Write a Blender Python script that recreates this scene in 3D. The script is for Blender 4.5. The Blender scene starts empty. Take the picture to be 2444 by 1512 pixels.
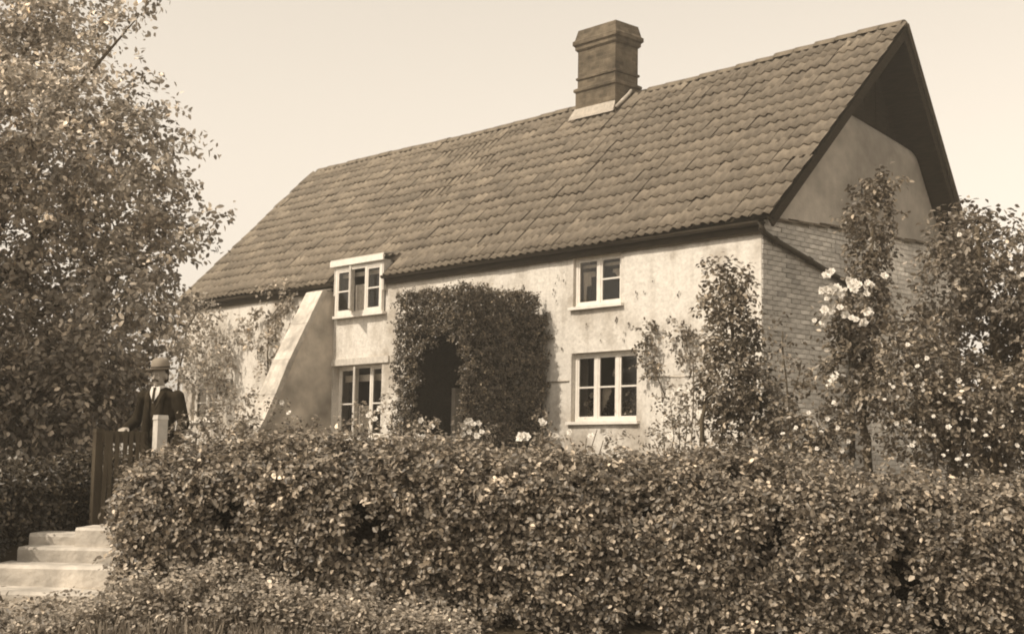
import bpy, math, random
import numpy as np
from mathutils import Matrix, Vector

random.seed(7)
RNG = np.random.default_rng(11)
scene = bpy.context.scene
COL = scene.collection

# ---------------------------------------------------------------- camera
FPX, PITCH, ROLL = 3300.0, math.radians(6.18), math.radians(1.0)
IW, IH = 2444.0, 1512.0
FW = np.array([0.0, math.cos(PITCH), math.sin(PITCH)])
_rt = np.array([1.0, 0, 0]); _up = np.cross(_rt, FW)
RT = _rt * math.cos(ROLL) + _up * math.sin(ROLL)
UP = _up * math.cos(ROLL) - _rt * math.sin(ROLL)
cam = bpy.data.cameras.new('camera'); cam_o = bpy.data.objects.new('camera', cam); COL.objects.link(cam_o)
cam.sensor_width = 36.0; cam.lens = 36.0 * FPX / IW
cam.clip_start = 0.1; cam.clip_end = 2000
cam_o.matrix_world = Matrix(((RT[0], UP[0], -FW[0], 0), (RT[1], UP[1], -FW[1], 0), (RT[2], UP[2], -FW[2], 0), (0, 0, 0, 1)))
scene.camera = cam_o

# ---------------------------------------------------------------- sky, sun, exposure
SUN_AZ, SUN_EL = math.radians(214), math.radians(48)      # azimuth measured from +X towards +Y
TINT = (1.0, 0.885, 0.735)
world = bpy.data.worlds.new('World'); scene.world = world; world.use_nodes = True
nt = world.node_tree; bg = nt.nodes['Background']
sky = nt.nodes.new('ShaderNodeTexSky'); sky.sky_type = 'NISHITA'; sky.sun_disc = False
sky.sun_elevation = SUN_EL; sky.sun_rotation = math.radians(90) - SUN_AZ
sky.air_density = 3.0; sky.dust_density = 1.2; sky.ozone_density = 0.0
bw = nt.nodes.new('ShaderNodeRGBToBW'); mul = nt.nodes.new('ShaderNodeVectorMath'); mul.operation = 'SCALE'
mul.inputs[0].default_value = (1.0, 0.89, 0.75)
nt.links.new(sky.outputs[0], bw.inputs[0]); nt.links.new(bw.outputs[0], mul.inputs['Scale'])
nt.links.new(mul.outputs[0], bg.inputs['Color']); bg.inputs['Strength'].default_value = 0.15
sun = bpy.data.lights.new('sun', 'SUN'); sun.energy = 3.1; sun.angle = math.radians(0.6); sun.color = TINT
sun_o = bpy.data.objects.new('sun', sun); COL.objects.link(sun_o)
SD = Vector((math.cos(SUN_AZ) * math.cos(SUN_EL), math.sin(SUN_AZ) * math.cos(SUN_EL), math.sin(SUN_EL)))
sun_o.rotation_euler = SD.to_track_quat('Z', 'Y').to_euler(); sun_o.location = SD * 40
scene.view_settings.view_transform = 'Standard'; scene.view_settings.look = 'None'
scene.view_settings.exposure = 0.36; scene.view_settings.gamma = 1.0
scene.view_settings.use_curve_mapping = False
scene.cycles.filter_width = 1.9          # a soft old lens

# ---------------------------------------------------------------- helpers
def ray(x, y):
    return FW + RT * (x - IW / 2) / FPX - UP * (y - IH / 2) / FPX
def at(x, y, Y):
    d = ray(x, y); return d * (Y / d[1])
def px(n, Y):
    return n * Y / FPX

def tone(v):
    """sepia base colour of reflectance v"""
    t = np.interp(v, [0.02, 0.2, 0.6], [0, 1, 2])
    g = np.interp(t, [0, 1, 2], [0.77, 0.84, 0.94]); b = np.interp(t, [0, 1, 2], [0.47, 0.65, 0.85])
    return (v, v * g, v * b, 1)

def tag(o, label=None, cat=None, group=None, kind=None):
    if label: o['label'] = label
    if cat: o['category'] = cat
    if group: o['group'] = group
    if kind: o['kind'] = kind
    return o

def link(name, me, parent=None):
    o = bpy.data.objects.new(name, me); COL.objects.link(o)
    if parent is not None: o.parent = parent
    return o

def empty(name, loc=(0, 0, 0), rz=0.0):
    o = bpy.data.objects.new(name, None); COL.objects.link(o)
    o.location = loc; o.rotation_euler = (0, 0, rz); o.empty_display_size = 0.2
    return o

class MB:
    def __init__(s): s.v = []; s.f = []; s.sm = []
    def add(s, vs, fs, smooth=False):
        n = len(s.v); s.v += [tuple(map(float, p)) for p in vs]
        s.f += [tuple(i + n for i in f) for f in fs]; s.sm += [smooth] * len(fs); return s
    def box(s, x0, x1, y0, y1, z0, z1):
        return s.add([(x0, y0, z0), (x1, y0, z0), (x1, y1, z0), (x0, y1, z0), (x0, y0, z1), (x1, y0, z1), (x1, y1, z1), (x0, y1, z1)],
                     [(0, 3, 2, 1), (4, 5, 6, 7), (0, 1, 5, 4), (1, 2, 6, 5), (2, 3, 7, 6), (3, 0, 4, 7)])
    def hexa(s, p):
        return s.add(p, [(0, 3, 2, 1), (4, 5, 6, 7), (0, 1, 5, 4), (1, 2, 6, 5), (2, 3, 7, 6), (3, 0, 4, 7)])
    def prism(s, poly, axis, a, b):
        """poly in the two other axes, extruded along axis from a to b"""
        def mk(q, t):
            q = list(q); q.insert(axis, t); return q
        n = len(poly)
        return s.add([mk(q, a) for q in poly] + [mk(q, b) for q in poly],
                     [tuple(range(n))[::-1], tuple(range(n, 2 * n))] + [(i, (i + 1) % n, n + (i + 1) % n, n + i) for i in range(n)])
    def tube(s, pts, rad, n=8, cap=True):
        pts = [np.array(p, float) for p in pts]
        rad = rad if hasattr(rad, '__len__') else [rad] * len(pts)
        vs = []; fs = []
        for i, p in enumerate(pts):
            t = pts[min(i + 1, len(pts) - 1)] - pts[max(i - 1, 0)]; t = t / (np.linalg.norm(t) + 1e-9)
            a = np.cross(t, (0, 0, 1.0)) if abs(t[2]) < .9 else np.cross(t, (1.0, 0, 0))
            a /= np.linalg.norm(a); b = np.cross(t, a)
            for k in range(n):
                w = 2 * math.pi * k / n; vs.append(p + (a * math.cos(w) + b * math.sin(w)) * rad[i])
        for i in range(len(pts) - 1):
            for k in range(n):
                fs.append((i * n + k, i * n + (k + 1) % n, (i + 1) * n + (k + 1) % n, (i + 1) * n + k))
        if cap:
            fs.append(tuple(range(n))[::-1]); m = (len(pts) - 1) * n; fs.append(tuple(range(m, m + n)))
        return s.add(vs, fs, True)
    def ellipsoid(s, c, r, nu=14, nv=9, rot=None):
        vs = []; fs = []
        R = np.array(rot.to_matrix()) if rot is not None else np.eye(3)
        vs.append(R @ np.array((0, 0, -r[2])) + c)
        for j in range(1, nv):
            ph = -math.pi / 2 + math.pi * j / nv
            for k in range(nu):
                th = 2 * math.pi * k / nu
                vs.append(R @ np.array((r[0] * math.cos(ph) * math.cos(th), r[1] * math.cos(ph) * math.sin(th), r[2] * math.sin(ph))) + c)
        vs.append(R @ np.array((0, 0, r[2])) + c)
        for k in range(nu): fs.append((0, 1 + (k + 1) % nu, 1 + k))
        for j in range(nv - 2):
            for k in range(nu):
                a = 1 + j * nu + k; b = 1 + j * nu + (k + 1) % nu
                fs.append((a, b, b + nu, a + nu))
        m = 1 + (nv - 2) * nu; t = len(vs) - 1
        for k in range(nu): fs.append((m + k, m + (k + 1) % nu, t))
        return s.add(vs, fs, True)
    def lathe(s, prof, c, n=20, sx=1.0, sy=1.0):
        vs = []; fs = []
        for r, z in prof:
            for k in range(n):
                w = 2 * math.pi * k / n; vs.append((c[0] + r * sx * math.cos(w), c[1] + r * sy * math.sin(w), c[2] + z))
        for i in range(len(prof) - 1):
            for k in range(n):
                fs.append((i * n + k, i * n + (k + 1) % n, (i + 1) * n + (k + 1) % n, (i + 1) * n + k))
        fs.append(tuple(range(n))[::-1]); m = (len(prof) - 1) * n; fs.append(tuple(range(m, m + n)))
        return s.add(vs, fs, True)
    def mesh(s, name, mat=None):
        me = bpy.data.meshes.new(name); me.from_pydata(s.v, [], s.f); me.validate()
        if len(me.polygons) == len(s.sm): me.polygons.foreach_set('use_smooth', s.sm)
        if mat: me.materials.append(mat)
        me.update(); return me
    def build(s, name, mat, parent=None):
        return link(name, s.mesh(name, mat), parent)

def set_tone(me, val):
    a = me.attributes.new('tone', 'FLOAT', 'FACE')
    arr = np.full(len(me.polygons), val, dtype=np.float32) if np.isscalar(val) else np.asarray(val, dtype=np.float32)
    a.data.foreach_set('value', arr)

# smooth pseudo noise
class Fbm:
    def __init__(s, seed, base=1.0, octv=4):
        r = np.random.default_rng(seed); s.w = []
        for o in range(octv):
            for k in range(4):
                v = r.normal(size=3); v /= np.linalg.norm(v)
                s.w.append((v * base * 2 ** o * (0.8 + .4 * r.random()), r.random() * 6.28, 0.5 ** o))
    def __call__(s, P):
        P = np.asarray(P, float); out = 0; n = 0
        for v, ph, a in s.w: out = out + a * np.sin(P @ v + ph); n += a * .7
        return out / n * 1.3

# ---------------------------------------------------------------- materials
def new_mat(name):
    m = bpy.data.materials.new(name); m.use_nodes = True
    return m, m.node_tree, m.node_tree.nodes['Principled BSDF']

def rough_mat(name, v, rough=.85, spec=.25, var=.25, scale=6.0, bump=.25, bscale=40.0, use_tone=False, var2=0.0, scale2=.8, bdist=.01, stretch=None):
    """mottled surface: two noises modulate the base colour, one drives fine relief"""
    m, t, p = new_mat(name)
    tc = t.nodes.new('ShaderNodeTexCoord'); src = tc.outputs['Object']
    if stretch:
        mp = t.nodes.new('ShaderNodeMapping'); mp.inputs['Scale'].default_value = stretch
        t.links.new(src, mp.inputs[0]); src = mp.outputs[0]
    n1 = t.nodes.new('ShaderNodeTexNoise'); n1.inputs['Scale'].default_value = scale; n1.inputs['Detail'].default_value = 6
    t.links.new(src, n1.inputs['Vector'])
    mr = t.nodes.new('ShaderNodeMapRange'); mr.inputs[1].default_value = .3; mr.inputs[2].default_value = .7
    mr.inputs[3].default_value = 1 - var; mr.inputs[4].default_value = 1 + var
    t.links.new(n1.outputs[0], mr.inputs[0]); fac = mr.outputs[0]
    if var2:
        n2 = t.nodes.new('ShaderNodeTexNoise'); n2.inputs['Scale'].default_value = scale2; n2.inputs['Detail'].default_value = 4
        t.links.new(src, n2.inputs['Vector'])
        m2 = t.nodes.new('ShaderNodeMapRange'); m2.inputs[1].default_value = .35; m2.inputs[2].default_value = .65
        m2.inputs[3].default_value = 1 - var2; m2.inputs[4].default_value = 1 + var2
        t.links.new(n2.outputs[0], m2.inputs[0])
        mm = t.nodes.new('ShaderNodeMath'); mm.operation = 'MULTIPLY'
        t.links.new(fac, mm.inputs[0]); t.links.new(m2.outputs[0], mm.inputs[1]); fac = mm.outputs[0]
    if use_tone:
        at_ = t.nodes.new('ShaderNodeAttribute'); at_.attribute_name = 'tone'
        mm = t.nodes.new('ShaderNodeMath'); mm.operation = 'MULTIPLY'
        t.links.new(fac, mm.inputs[0]); t.links.new(at_.outputs['Fac'], mm.inputs[1]); fac = mm.outputs[0]
    sc = t.nodes.new('ShaderNodeVectorMath'); sc.operation = 'SCALE'; sc.inputs[0].default_value = tone(v)[:3]
    t.links.new(fac, sc.inputs['Scale']); t.links.new(sc.outputs[0], p.inputs['Base Color'])
    p.inputs['Roughness'].default_value = rough; p.inputs['Specular IOR Level'].default_value = spec
    if bump:
        nb = t.nodes.new('ShaderNodeTexNoise'); nb.inputs['Scale'].default_value = bscale; nb.inputs['Detail'].default_value = 5
        t.links.new(src, nb.inputs['Vector'])
        b = t.nodes.new('ShaderNodeBump'); b.inputs['Strength'].default_value = bump; b.inputs['Distance'].default_value = bdist
        t.links.new(nb.outputs[0], b.inputs['Height']); t.links.new(b.outputs[0], p.inputs['Normal'])
    return m

def leaf_mat(name, v, rough=.45, spec=.5, trans=.25):
    m, t, p = new_mat(name)
    a = t.nodes.new('ShaderNodeAttribute'); a.attribute_name = 'tone'
    sc = t.nodes.new('ShaderNodeVectorMath'); sc.operation = 'SCALE'; sc.inputs[0].default_value = tone(v)[:3]
    t.links.new(a.outputs['Fac'], sc.inputs['Scale']); t.links.new(sc.outputs[0], p.inputs['Base Color'])
    p.inputs['Roughness'].default_value = rough; p.inputs['Specular IOR Level'].default_value = spec
    tr = t.nodes.new('ShaderNodeBsdfTranslucent'); t.links.new(sc.outputs[0], tr.inputs[0])
    mx = t.nodes.new('ShaderNodeMixShader'); mx.inputs[0].default_value = trans
    out = t.nodes['Material Output']
    t.links.new(p.outputs[0], mx.inputs[1]); t.links.new(tr.outputs[0], mx.inputs[2]); t.links.new(mx.outputs[0], out.inputs[0])
    return m

M = {}
def wash_mat():
    """old whitewash: pale coat, worn grey-brown patches, vertical streaks, faint trowel relief"""
    m, t, p = new_mat('whitewash')
    N = lambda k: t.nodes.new(k)
    tc = N('ShaderNodeTexCoord')
    n1 = N('ShaderNodeTexNoise'); n1.inputs['Scale'].default_value = .9; n1.inputs['Detail'].default_value = 8; n1.inputs['Roughness'].default_value = .62
    t.links.new(tc.outputs['Object'], n1.inputs['Vector'])
    r1 = N('ShaderNodeValToRGB'); r1.color_ramp.elements[0].position = .49; r1.color_ramp.elements[1].position = .66
    t.links.new(n1.outputs[0], r1.inputs[0])
    mp = N('ShaderNodeMapping'); mp.inputs['Scale'].default_value = (5, 5, .5); t.links.new(tc.outputs['Object'], mp.inputs[0])
    n2 = N('ShaderNodeTexNoise'); n2.inputs['Scale'].default_value = 1.6; n2.inputs['Detail'].default_value = 6; t.links.new(mp.outputs[0], n2.inputs['Vector'])
    r2 = N('ShaderNodeValToRGB'); r2.color_ramp.elements[0].position = .5; r2.color_ramp.elements[1].position = .8
    t.links.new(n2.outputs[0], r2.inputs[0])
    n3 = N('ShaderNodeTexNoise'); n3.inputs['Scale'].default_value = 22; n3.inputs['Detail'].default_value = 5; t.links.new(tc.outputs['Object'], n3.inputs['Vector'])
    mx = N('ShaderNodeMix'); mx.data_type = 'RGBA'; mx.inputs[6].default_value = tone(.70); mx.inputs[7].default_value = tone(.40)
    t.links.new(r1.outputs[0], mx.inputs[0])
    mx2 = N('ShaderNodeMix'); mx2.data_type = 'RGBA'; mx2.inputs[7].default_value = tone(.36)
    ml = N('ShaderNodeMath'); ml.operation = 'MULTIPLY'; ml.inputs[1].default_value = .45
    t.links.new(r2.outputs[0], ml.inputs[0]); t.links.new(ml.outputs[0], mx2.inputs[0]); t.links.new(mx.outputs[2], mx2.inputs[6])
    mr = N('ShaderNodeMapRange'); mr.inputs[1].default_value = .3; mr.inputs[2].default_value = .7; mr.inputs[3].default_value = .86; mr.inputs[4].default_value = 1.08
    t.links.new(n3.outputs[0], mr.inputs[0])
    sc = N('ShaderNodeVectorMath'); sc.operation = 'SCALE'; t.links.new(mx2.outputs[2], sc.inputs[0]); t.links.new(mr.outputs[0], sc.inputs['Scale'])
    t.links.new(sc.outputs[0], p.inputs['Base Color']); p.inputs['Roughness'].default_value = .9; p.inputs['Specular IOR Level'].default_value = .15
    n4 = N('ShaderNodeTexNoise'); n4.inputs['Scale'].default_value = 9; n4.inputs['Detail'].default_value = 8; t.links.new(tc.outputs['Object'], n4.inputs['Vector'])
    b = N('ShaderNodeBump'); b.inputs['Strength'].default_value = .5; b.inputs['Distance'].default_value = .03
    t.links.new(n4.outputs[0], b.inputs['Height']); t.links.new(b.outputs[0], p.inputs['Normal'])
    return m
M['wash'] = wash_mat()
M['tile'] = rough_mat('clay_tile', .17, .75, .3, .22, 9, .35, 60, use_tone=True, var2=.10, scale2=2.0)
M['ridge'] = rough_mat('ridge_clay', .16, .8, .25, .25, 8, .3, 50)
M['batten'] = rough_mat('dark_timber', .035, .9, .15, .3, 5, .3, 30, stretch=(1, 1, 6))
M['gutter'] = rough_mat('gutter_iron', .045, .7, .3, .25, 6, .15, 40)
M['brick'] = rough_mat('old_brick', .60, .9, .15, .22, 14, .4, 70, use_tone=True, var2=.25, scale2=1.1)
M['mortar'] = rough_mat('lime_mortar', .48, .95, .1, .2, 12, .4, 60)
M['render'] = rough_mat('gable_render', .44, .92, .12, .12, 5, .35, 25, var2=.28, scale2=.75, bdist=.02)
def chimney_mat():
    m = rough_mat('chimney_brick', .12, .9, .15, .25, 7, .5, 30, var2=.3, scale2=2.2, bdist=.02); t = m.node_tree; p = t.nodes['Principled BSDF']
    tc = t.nodes.new('ShaderNodeTexCoord'); sx = t.nodes.new('ShaderNodeSeparateXYZ'); t.links.new(tc.outputs['Object'], sx.inputs[0])
    ad = t.nodes.new('ShaderNodeMath'); t.links.new(sx.outputs[0], ad.inputs[0]); t.links.new(sx.outputs[1], ad.inputs[1])
    cb = t.nodes.new('ShaderNodeCombineXYZ'); t.links.new(ad.outputs[0], cb.inputs[0]); t.links.new(sx.outputs[2], cb.inputs[1])
    bt = t.nodes.new('ShaderNodeTexBrick'); t.links.new(cb.outputs[0], bt.inputs['Vector']); bt.inputs['Scale'].default_value = 1
    for k, v in (('Brick Width', .24), ('Row Height', .083), ('Mortar Size', .007), ('Mortar Smooth', .3)): bt.inputs[k].default_value = v
    bt.inputs['Color1'].default_value = (.75, .75, .75, 1); bt.inputs['Color2'].default_value = (1.3, 1.3, 1.3, 1); bt.inputs['Mortar'].default_value = (1.15, 1.15, 1.15, 1)
    src = p.inputs['Base Color'].links[0].from_socket; mm = t.nodes.new('ShaderNodeVectorMath'); mm.operation = 'MULTIPLY'
    t.links.new(src, mm.inputs[0]); t.links.new(bt.outputs['Color'], mm.inputs[1]); t.links.new(mm.outputs[0], p.inputs['Base Color'])
    b0 = p.inputs['Normal'].links[0].from_node; b = t.nodes.new('ShaderNodeBump'); b.invert = True; b.inputs['Strength'].default_value = .6; b.inputs['Distance'].default_value = .01
    t.links.new(bt.outputs['Fac'], b.inputs['Height']); t.links.new(b0.outputs[0], b.inputs['Normal']); t.links.new(b.outputs[0], p.inputs['Normal'])
    return m
M['flash'] = rough_mat('mortar_flashing', .42, .9, .15, .2, 12, .5, 40)
M['chim'] = chimney_mat()
M['paint'] = rough_mat('white_paint', .78, .5, .35, .08, 10, .08, 60)
M['paint2'] = rough_mat('weathered_paint', .55, .7, .25, .18, 12, .2, 50)
M['stone'] = rough_mat('pale_stone', .50, .9, .15, .2, 7, .6, 18, var2=.25, scale2=2.2, bdist=.02)
M['buttress'] = rough_mat('buttress_render', .43, .92, .12, .18, 4, .6, 14, var2=.38, scale2=.9, bdist=.02)
M['wood'] = rough_mat('grey_wood', .065, .85, .2, .3, 5, .3, 40, stretch=(4, 4, .6))
M['soil'] = rough_mat('garden_soil', .055, .95, .1, .3, 3, .6, 12, var2=.2, scale2=.5, bdist=.04)
M['path'] = rough_mat('path_dust', .36, .95, .1, .2, 4, .5, 20, var2=.15, scale2=1, bdist=.02)
M['bark'] = rough_mat('bark', .10, .9, .15, .3, 6, .7, 25, stretch=(3, 3, .7), bdist=.02)
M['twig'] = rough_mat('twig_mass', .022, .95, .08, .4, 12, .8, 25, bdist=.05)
M['lace'] = rough_mat('net_curtain', .52, .9, .1, .15, 25, .1, 60)
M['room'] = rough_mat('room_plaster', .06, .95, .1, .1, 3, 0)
M['petal'] = rough_mat('pale_petals', .70, .7, .25, .1, 12, 0)
M['cloth'] = rough_mat('dark_wool', .028, .95, .12, .2, 18, .2, 90)
M['cloth2'] = rough_mat('waistcoat_wool', .040, .95, .12, .2, 18, .2, 90)
M['linen'] = rough_mat('white_linen', .70, .85, .2, .05, 10, .05, 60)
M['felt'] = rough_mat('hat_felt', .27, .95, .12, .12, 12, .1, 60)
M['skin'] = rough_mat('skin', .40, .6, .35, .12, 14, .08, 60)
M['hair'] = rough_mat('hair', .05, .7, .3, .25, 40, .3, 90)
g, t, p = new_mat('window_glass')
gl = t.nodes.new('ShaderNodeBsdfGlossy'); gl.inputs['Roughness'].default_value = .03
tr = t.nodes.new('ShaderNodeBsdfTransparent'); tr.inputs[0].default_value = (.93, .90, .85, 1)
fr = t.nodes.new('ShaderNodeFresnel'); fr.inputs['IOR'].default_value = 1.45
mx = t.nodes.new('ShaderNodeMixShader')
t.links.new(fr.outputs[0], mx.inputs[0]); t.links.new(tr.outputs[0], mx.inputs[1]); t.links.new(gl.outputs[0], mx.inputs[2])
t.links.new(mx.outputs[0], t.nodes['Material Output'].inputs[0]); M['glass'] = g
M['leaf_tree'] = leaf_mat('tree_leaf', .38, .45, .5, .33)
M['leaf_hedge'] = leaf_mat('hedge_leaf', .20, .48, .55, .22)
M['leaf_dark'] = leaf_mat('dark_leaf', .17, .40, .55, .2)
M['leaf_ivy'] = leaf_mat('ivy_leaf', .115, .33, .6, .1)
M['leaf_shade'] = leaf_mat('shade_leaf', .06, .42, .5, .1)
M['leaf_pale'] = leaf_mat('pale_leaf', .30, .5, .4, .3)
M['grass'] = leaf_mat('grass_blade', .24, .6, .3, .3)

# ---------------------------------------------------------------- foliage
def unit(a):
    return a / (np.linalg.norm(a, axis=-1, keepdims=True) + 1e-9)

def leaf_mesh(name, P, D, Nn, L, ratio, tn, mat, fold=.25):
    """one folded six-point leaf per row"""
    n = len(P); D = unit(D); S = unit(np.cross(Nn, D)); Nn = np.cross(D, S)
    t = np.array([0, .33, .72, 1, .72, .33]); w = np.array([0, .5, .38, 0, -.38, -.5]); h = np.array([0, fold, fold * .7, -.12, fold * .7, fold])
    L = np.asarray(L)[:, None, None]; W = L * ratio
    V = P[:, None, :] + D[:, None, :] * t[None, :, None] * L + S[:, None, :] * w[None, :, None] * W + Nn[:, None, :] * h[None, :, None] * W * .6
    V = V.reshape(-1, 3).astype(np.float32)
    base = (np.arange(n) * 6)[:, None]
    F = (base + np.array([0, 1, 2, 3, 0, 3, 4, 5])[None, :]).reshape(-1).astype(np.int32)
    me = bpy.data.meshes.new(name)
    me.vertices.add(len(V)); me.vertices.foreach_set('co', V.reshape(-1))
    me.loops.add(len(F)); me.loops.foreach_set('vertex_index', F)
    me.polygons.add(2 * n); me.polygons.foreach_set('loop_start', np.arange(0, 8 * n, 4, dtype=np.int32))
    me.update(calc_edges=True); me.materials.append(mat)
    set_tone(me, np.repeat(tn, 2)); me.update()
    return me

def tones(n, lo=.55, hi=1.35, bright=.06):
    a = RNG.uniform(lo, hi, n); k = RNG.random(n) < bright; a[k] = RNG.uniform(1.7, 2.6, k.sum()); return a  # the bright share paints sunny glints into single leaves

def cluster_leaves(C, O, per, spread, size, origin, up=.45, jitter=.75, squash=1.0, bright=.06, lo=.55, hi=1.35):
    """leafy shoots springing from C: leaves set alternately along arching twigs that grow outward along O"""
    m = len(C); n = m * per
    T = unit(O * .75 + np.array([0, 0, .35]) + RNG.normal(size=(m, 3)) * .65); ln = spread * RNG.uniform(1.2, 3.6, m)
    side = unit(np.cross(T, RNG.normal(size=(m, 3))))
    k = np.tile(np.arange(per), m); t = ((k + RNG.random(n)) / per)[:, None]
    rT = np.repeat(T, per, 0); rS = np.repeat(side, per, 0) * np.where(k % 2 == 0, 1, -1)[:, None]; out = np.repeat(O, per, 0); rl = np.repeat(ln, per)[:, None]
    tw = RNG.uniform(-.9, .9, n)[:, None]; rS = unit(rS + np.cross(rT, rS) * tw)
    off = rT * t * rl + RNG.normal(size=(n, 3)) * spread * .42; off[:, 2] -= (t[:, 0] ** 2) * rl[:, 0] * .22; off[:, 2] *= squash
    P = np.repeat(C, per, 0) + off - origin
    Nn = unit(out * .5 + np.array([0, 0, up]) + RNG.normal(size=(n, 3)) * jitter * .62)
    D = unit(rT * .5 + rS * .8 + RNG.normal(size=(n, 3)) * .35 + np.array([0, 0, -.28]))
    D = unit(D - Nn * (D * Nn).sum(1, keepdims=True) * .8)
    L = size[0] + (size[1] - size[0]) * RNG.beta(2, 2, n) * (1.15 - .45 * t[:, 0])
    cl = RNG.uniform(.62, 1.38, m); cl[RNG.random(m) < bright * .6] *= 1.8      # some sprays have sunlit brightness put into their leaf tone
    ct = np.repeat(cl, per) * (.9 + .3 * t[:, 0])
    return P, D, Nn, L, tones(n, lo, hi, bright) * ct

def blob_clusters(blobs, dens, shell=.45, noise=None, thr=-9):
    """blobs: (centre, radius or radii) -> cluster centres, outward directions"""
    C = []; O = []
    for c, r in blobs:
        r = np.array(r if hasattr(r, '__len__') else (r, r, r), float); c = np.array(c)
        n = max(6, int(dens * 4 * math.pi * np.mean(r) ** 2))
        d = unit(RNG.normal(size=(n, 3))); k = shell + (1.08 - shell) * RNG.random(n)[:, None] ** .6
        p = c + d * k * r; C.append(p); O.append(d)
    C = np.concatenate(C); O = np.concatenate(O)
    if noise is not None:
        keep = noise(C) > thr; C = C[keep]; O = O[keep]
    return C, O

def plant(name, label, cat, base, blobs, dens, per, spread, size, mat, stems=(), stem_r=.03, flowers=None, group=None,
          up=.45, ratio=.55, bright=.06, squash=1.0, shell=.45, noise=None, thr=-9, trunk_name='stem', lo=.55, hi=1.35, fol='foliage'):
    base = np.array(base, float); root = empty(name, base); tag(root, label, cat, group)
    C, O = blob_clusters(blobs, dens, shell, noise, thr)
    P, D, Nn, L, tn = cluster_leaves(C, O, per, spread, size, base, up, squash=squash, bright=bright, lo=lo, hi=hi)
    f = link(fol, leaf_mesh(fol, P, D, Nn, L, ratio, tn, mat), root); f['kind'] = 'stuff'
    for st in stems:
        pts = [np.array(q) - base for q in st]
        # a slightly crooked stem
        q = [pts[0]]
        for a, b in zip(pts[:-1], pts[1:]):
            for k in (1, 2, 3):
                m = a + (b - a) * k / 3
                q.append(m + (RNG.normal(size=3) * np.linalg.norm(b - a) * .03 if k < 3 else 0))
        rr = np.linspace(stem_r, stem_r * .4, len(q))
        MB().tube(q, list(rr), 8).build(trunk_name, M['bark'], root)
    if flowers:
        for (c, r) in flowers: blossom(np.array(c) - base, r, root)
    return root

_bl = []
def blossom_mesh(k):
    r = np.random.default_rng(50 + k); mb = MB()
    for ring, (n, rad, tilt) in enumerate(((6, 1.0, .35), (5, .72, .75), (4, .42, 1.15))):
        for i in range(n):
            a = 2 * math.pi * (i + .5 * ring) / n + r.normal() * .12
            ca, sa = math.cos(a), math.sin(a); R = rad * (0.9 + .2 * r.random()); z1 = R * math.sin(tilt) * .8; r1 = R * math.cos(tilt)
            s_ = .42 * rad
            mb.add([(0, 0, 0), (ca * r1 * .6 - sa * s_, sa * r1 * .6 + ca * s_, z1 * .55), (ca * r1, sa * r1, z1), (ca * r1 * .6 + sa * s_, sa * r1 * .6 - ca * s_, z1 * .55)], [(0, 3, 2, 1)], True)
    return mb.mesh('blossom', M['petal'])
BLOSSOMS = [blossom_mesh(k) for k in range(4)]
def blossom(p, r, root):
    o = link('blossom', random.choice(BLOSSOMS), root)
    o.location = p; o.scale = (r,) * 3
    v = Vector((random.gauss(-.2, .5), random.gauss(-.9, .4), random.gauss(.5, .4)))
    o.rotation_euler = v.to_track_quat('Z', 'Y').to_euler()
    return o

# ---------------------------------------------------------------- ground, road, path
def gz(x, y):
    a = np.interp(y, [-5, 6.6, 8.3, 9.2, 10.3, 12, 16, 20, 60, 400], [-1.55, -1.55, -1.2, -1.06, -.85, -.68, -.45, -.25, -.1, 0])
    b = np.interp(y, [-5, 6.6, 8.3, 10.25, 10.6, 11.5, 12, 16, 20, 60, 400], [-1.55, -1.55, -1.2, -1.02, -1.0, -.64, -.64, -.45, -.25, -.1, 0])
    w = np.clip((-2.45 - np.asarray(x)) / .35, 0, 1)
    return a * (1 - w) + b * w

def ground():
    xs = np.concatenate([np.linspace(-300, -40, 6), np.linspace(-30, -9, 12), np.linspace(-8, 8, 65), np.linspace(9, 30, 12), np.linspace(40, 300, 6)])
    ys = np.concatenate([np.linspace(-60, 4, 5), np.linspace(5.8, 14, 52), np.linspace(14.5, 40, 30), np.linspace(50, 400, 8)])
    X, Y = np.meshgrid(xs, ys); f = Fbm(3, 1.6); Z = gz(X, Y)
    near = (Y > 7.2) & (Y < 40) & (np.abs(X) < 30)
    Z = Z + np.where(near, f(np.stack([X, Y, 0 * X], -1)) * .03, 0)
    nx = len(xs); V = np.stack([X, Y, Z], -1).reshape(-1, 3)
    F = [(j * nx + i, j * nx + i + 1, (j + 1) * nx + i + 1, (j + 1) * nx + i) for j in range(len(ys) - 1) for i in range(nx - 1)]
    o = MB().add(V, F, True).build('ground', M['soil']); tag(o, 'dark garden soil between hedge and cottage', kind='structure')
    mb = MB(); ny = 40
    for k in range(ny + 1):
        x = -60 + 3 * k; w = .15 * math.sin(k * 1.3)
        mb.v += [(x, 1.6 + w, -1.546), (x, 6.3 + w * .5, -1.546)]
    mb.f = [(2 * k, 2 * k + 2, 2 * k + 3, 2 * k + 1) for k in range(ny)]; mb.sm = [True] * ny
    tag(mb.build('road', M['path']), 'pale dusty lane in front of the hedge', kind='structure')
    mb = MB(); ys = np.linspace(6.4, 10.62, 18)
    for y in ys:
        for x in (-4.0, -3.4, -2.75):
            mb.v.append((x + .05 * math.sin(3 * y), y, float(gz(x, y)) + .035))
    mb.f = [(3 * k + i, 3 * k + i + 1, 3 * k + i + 4, 3 * k + i + 3) for k in range(17) for i in (0, 1)]; mb.sm = [True] * 34
    tag(mb.build('path', M['path']), 'pale trodden path leading up to the stone steps', kind='structure')
ground()

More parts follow.
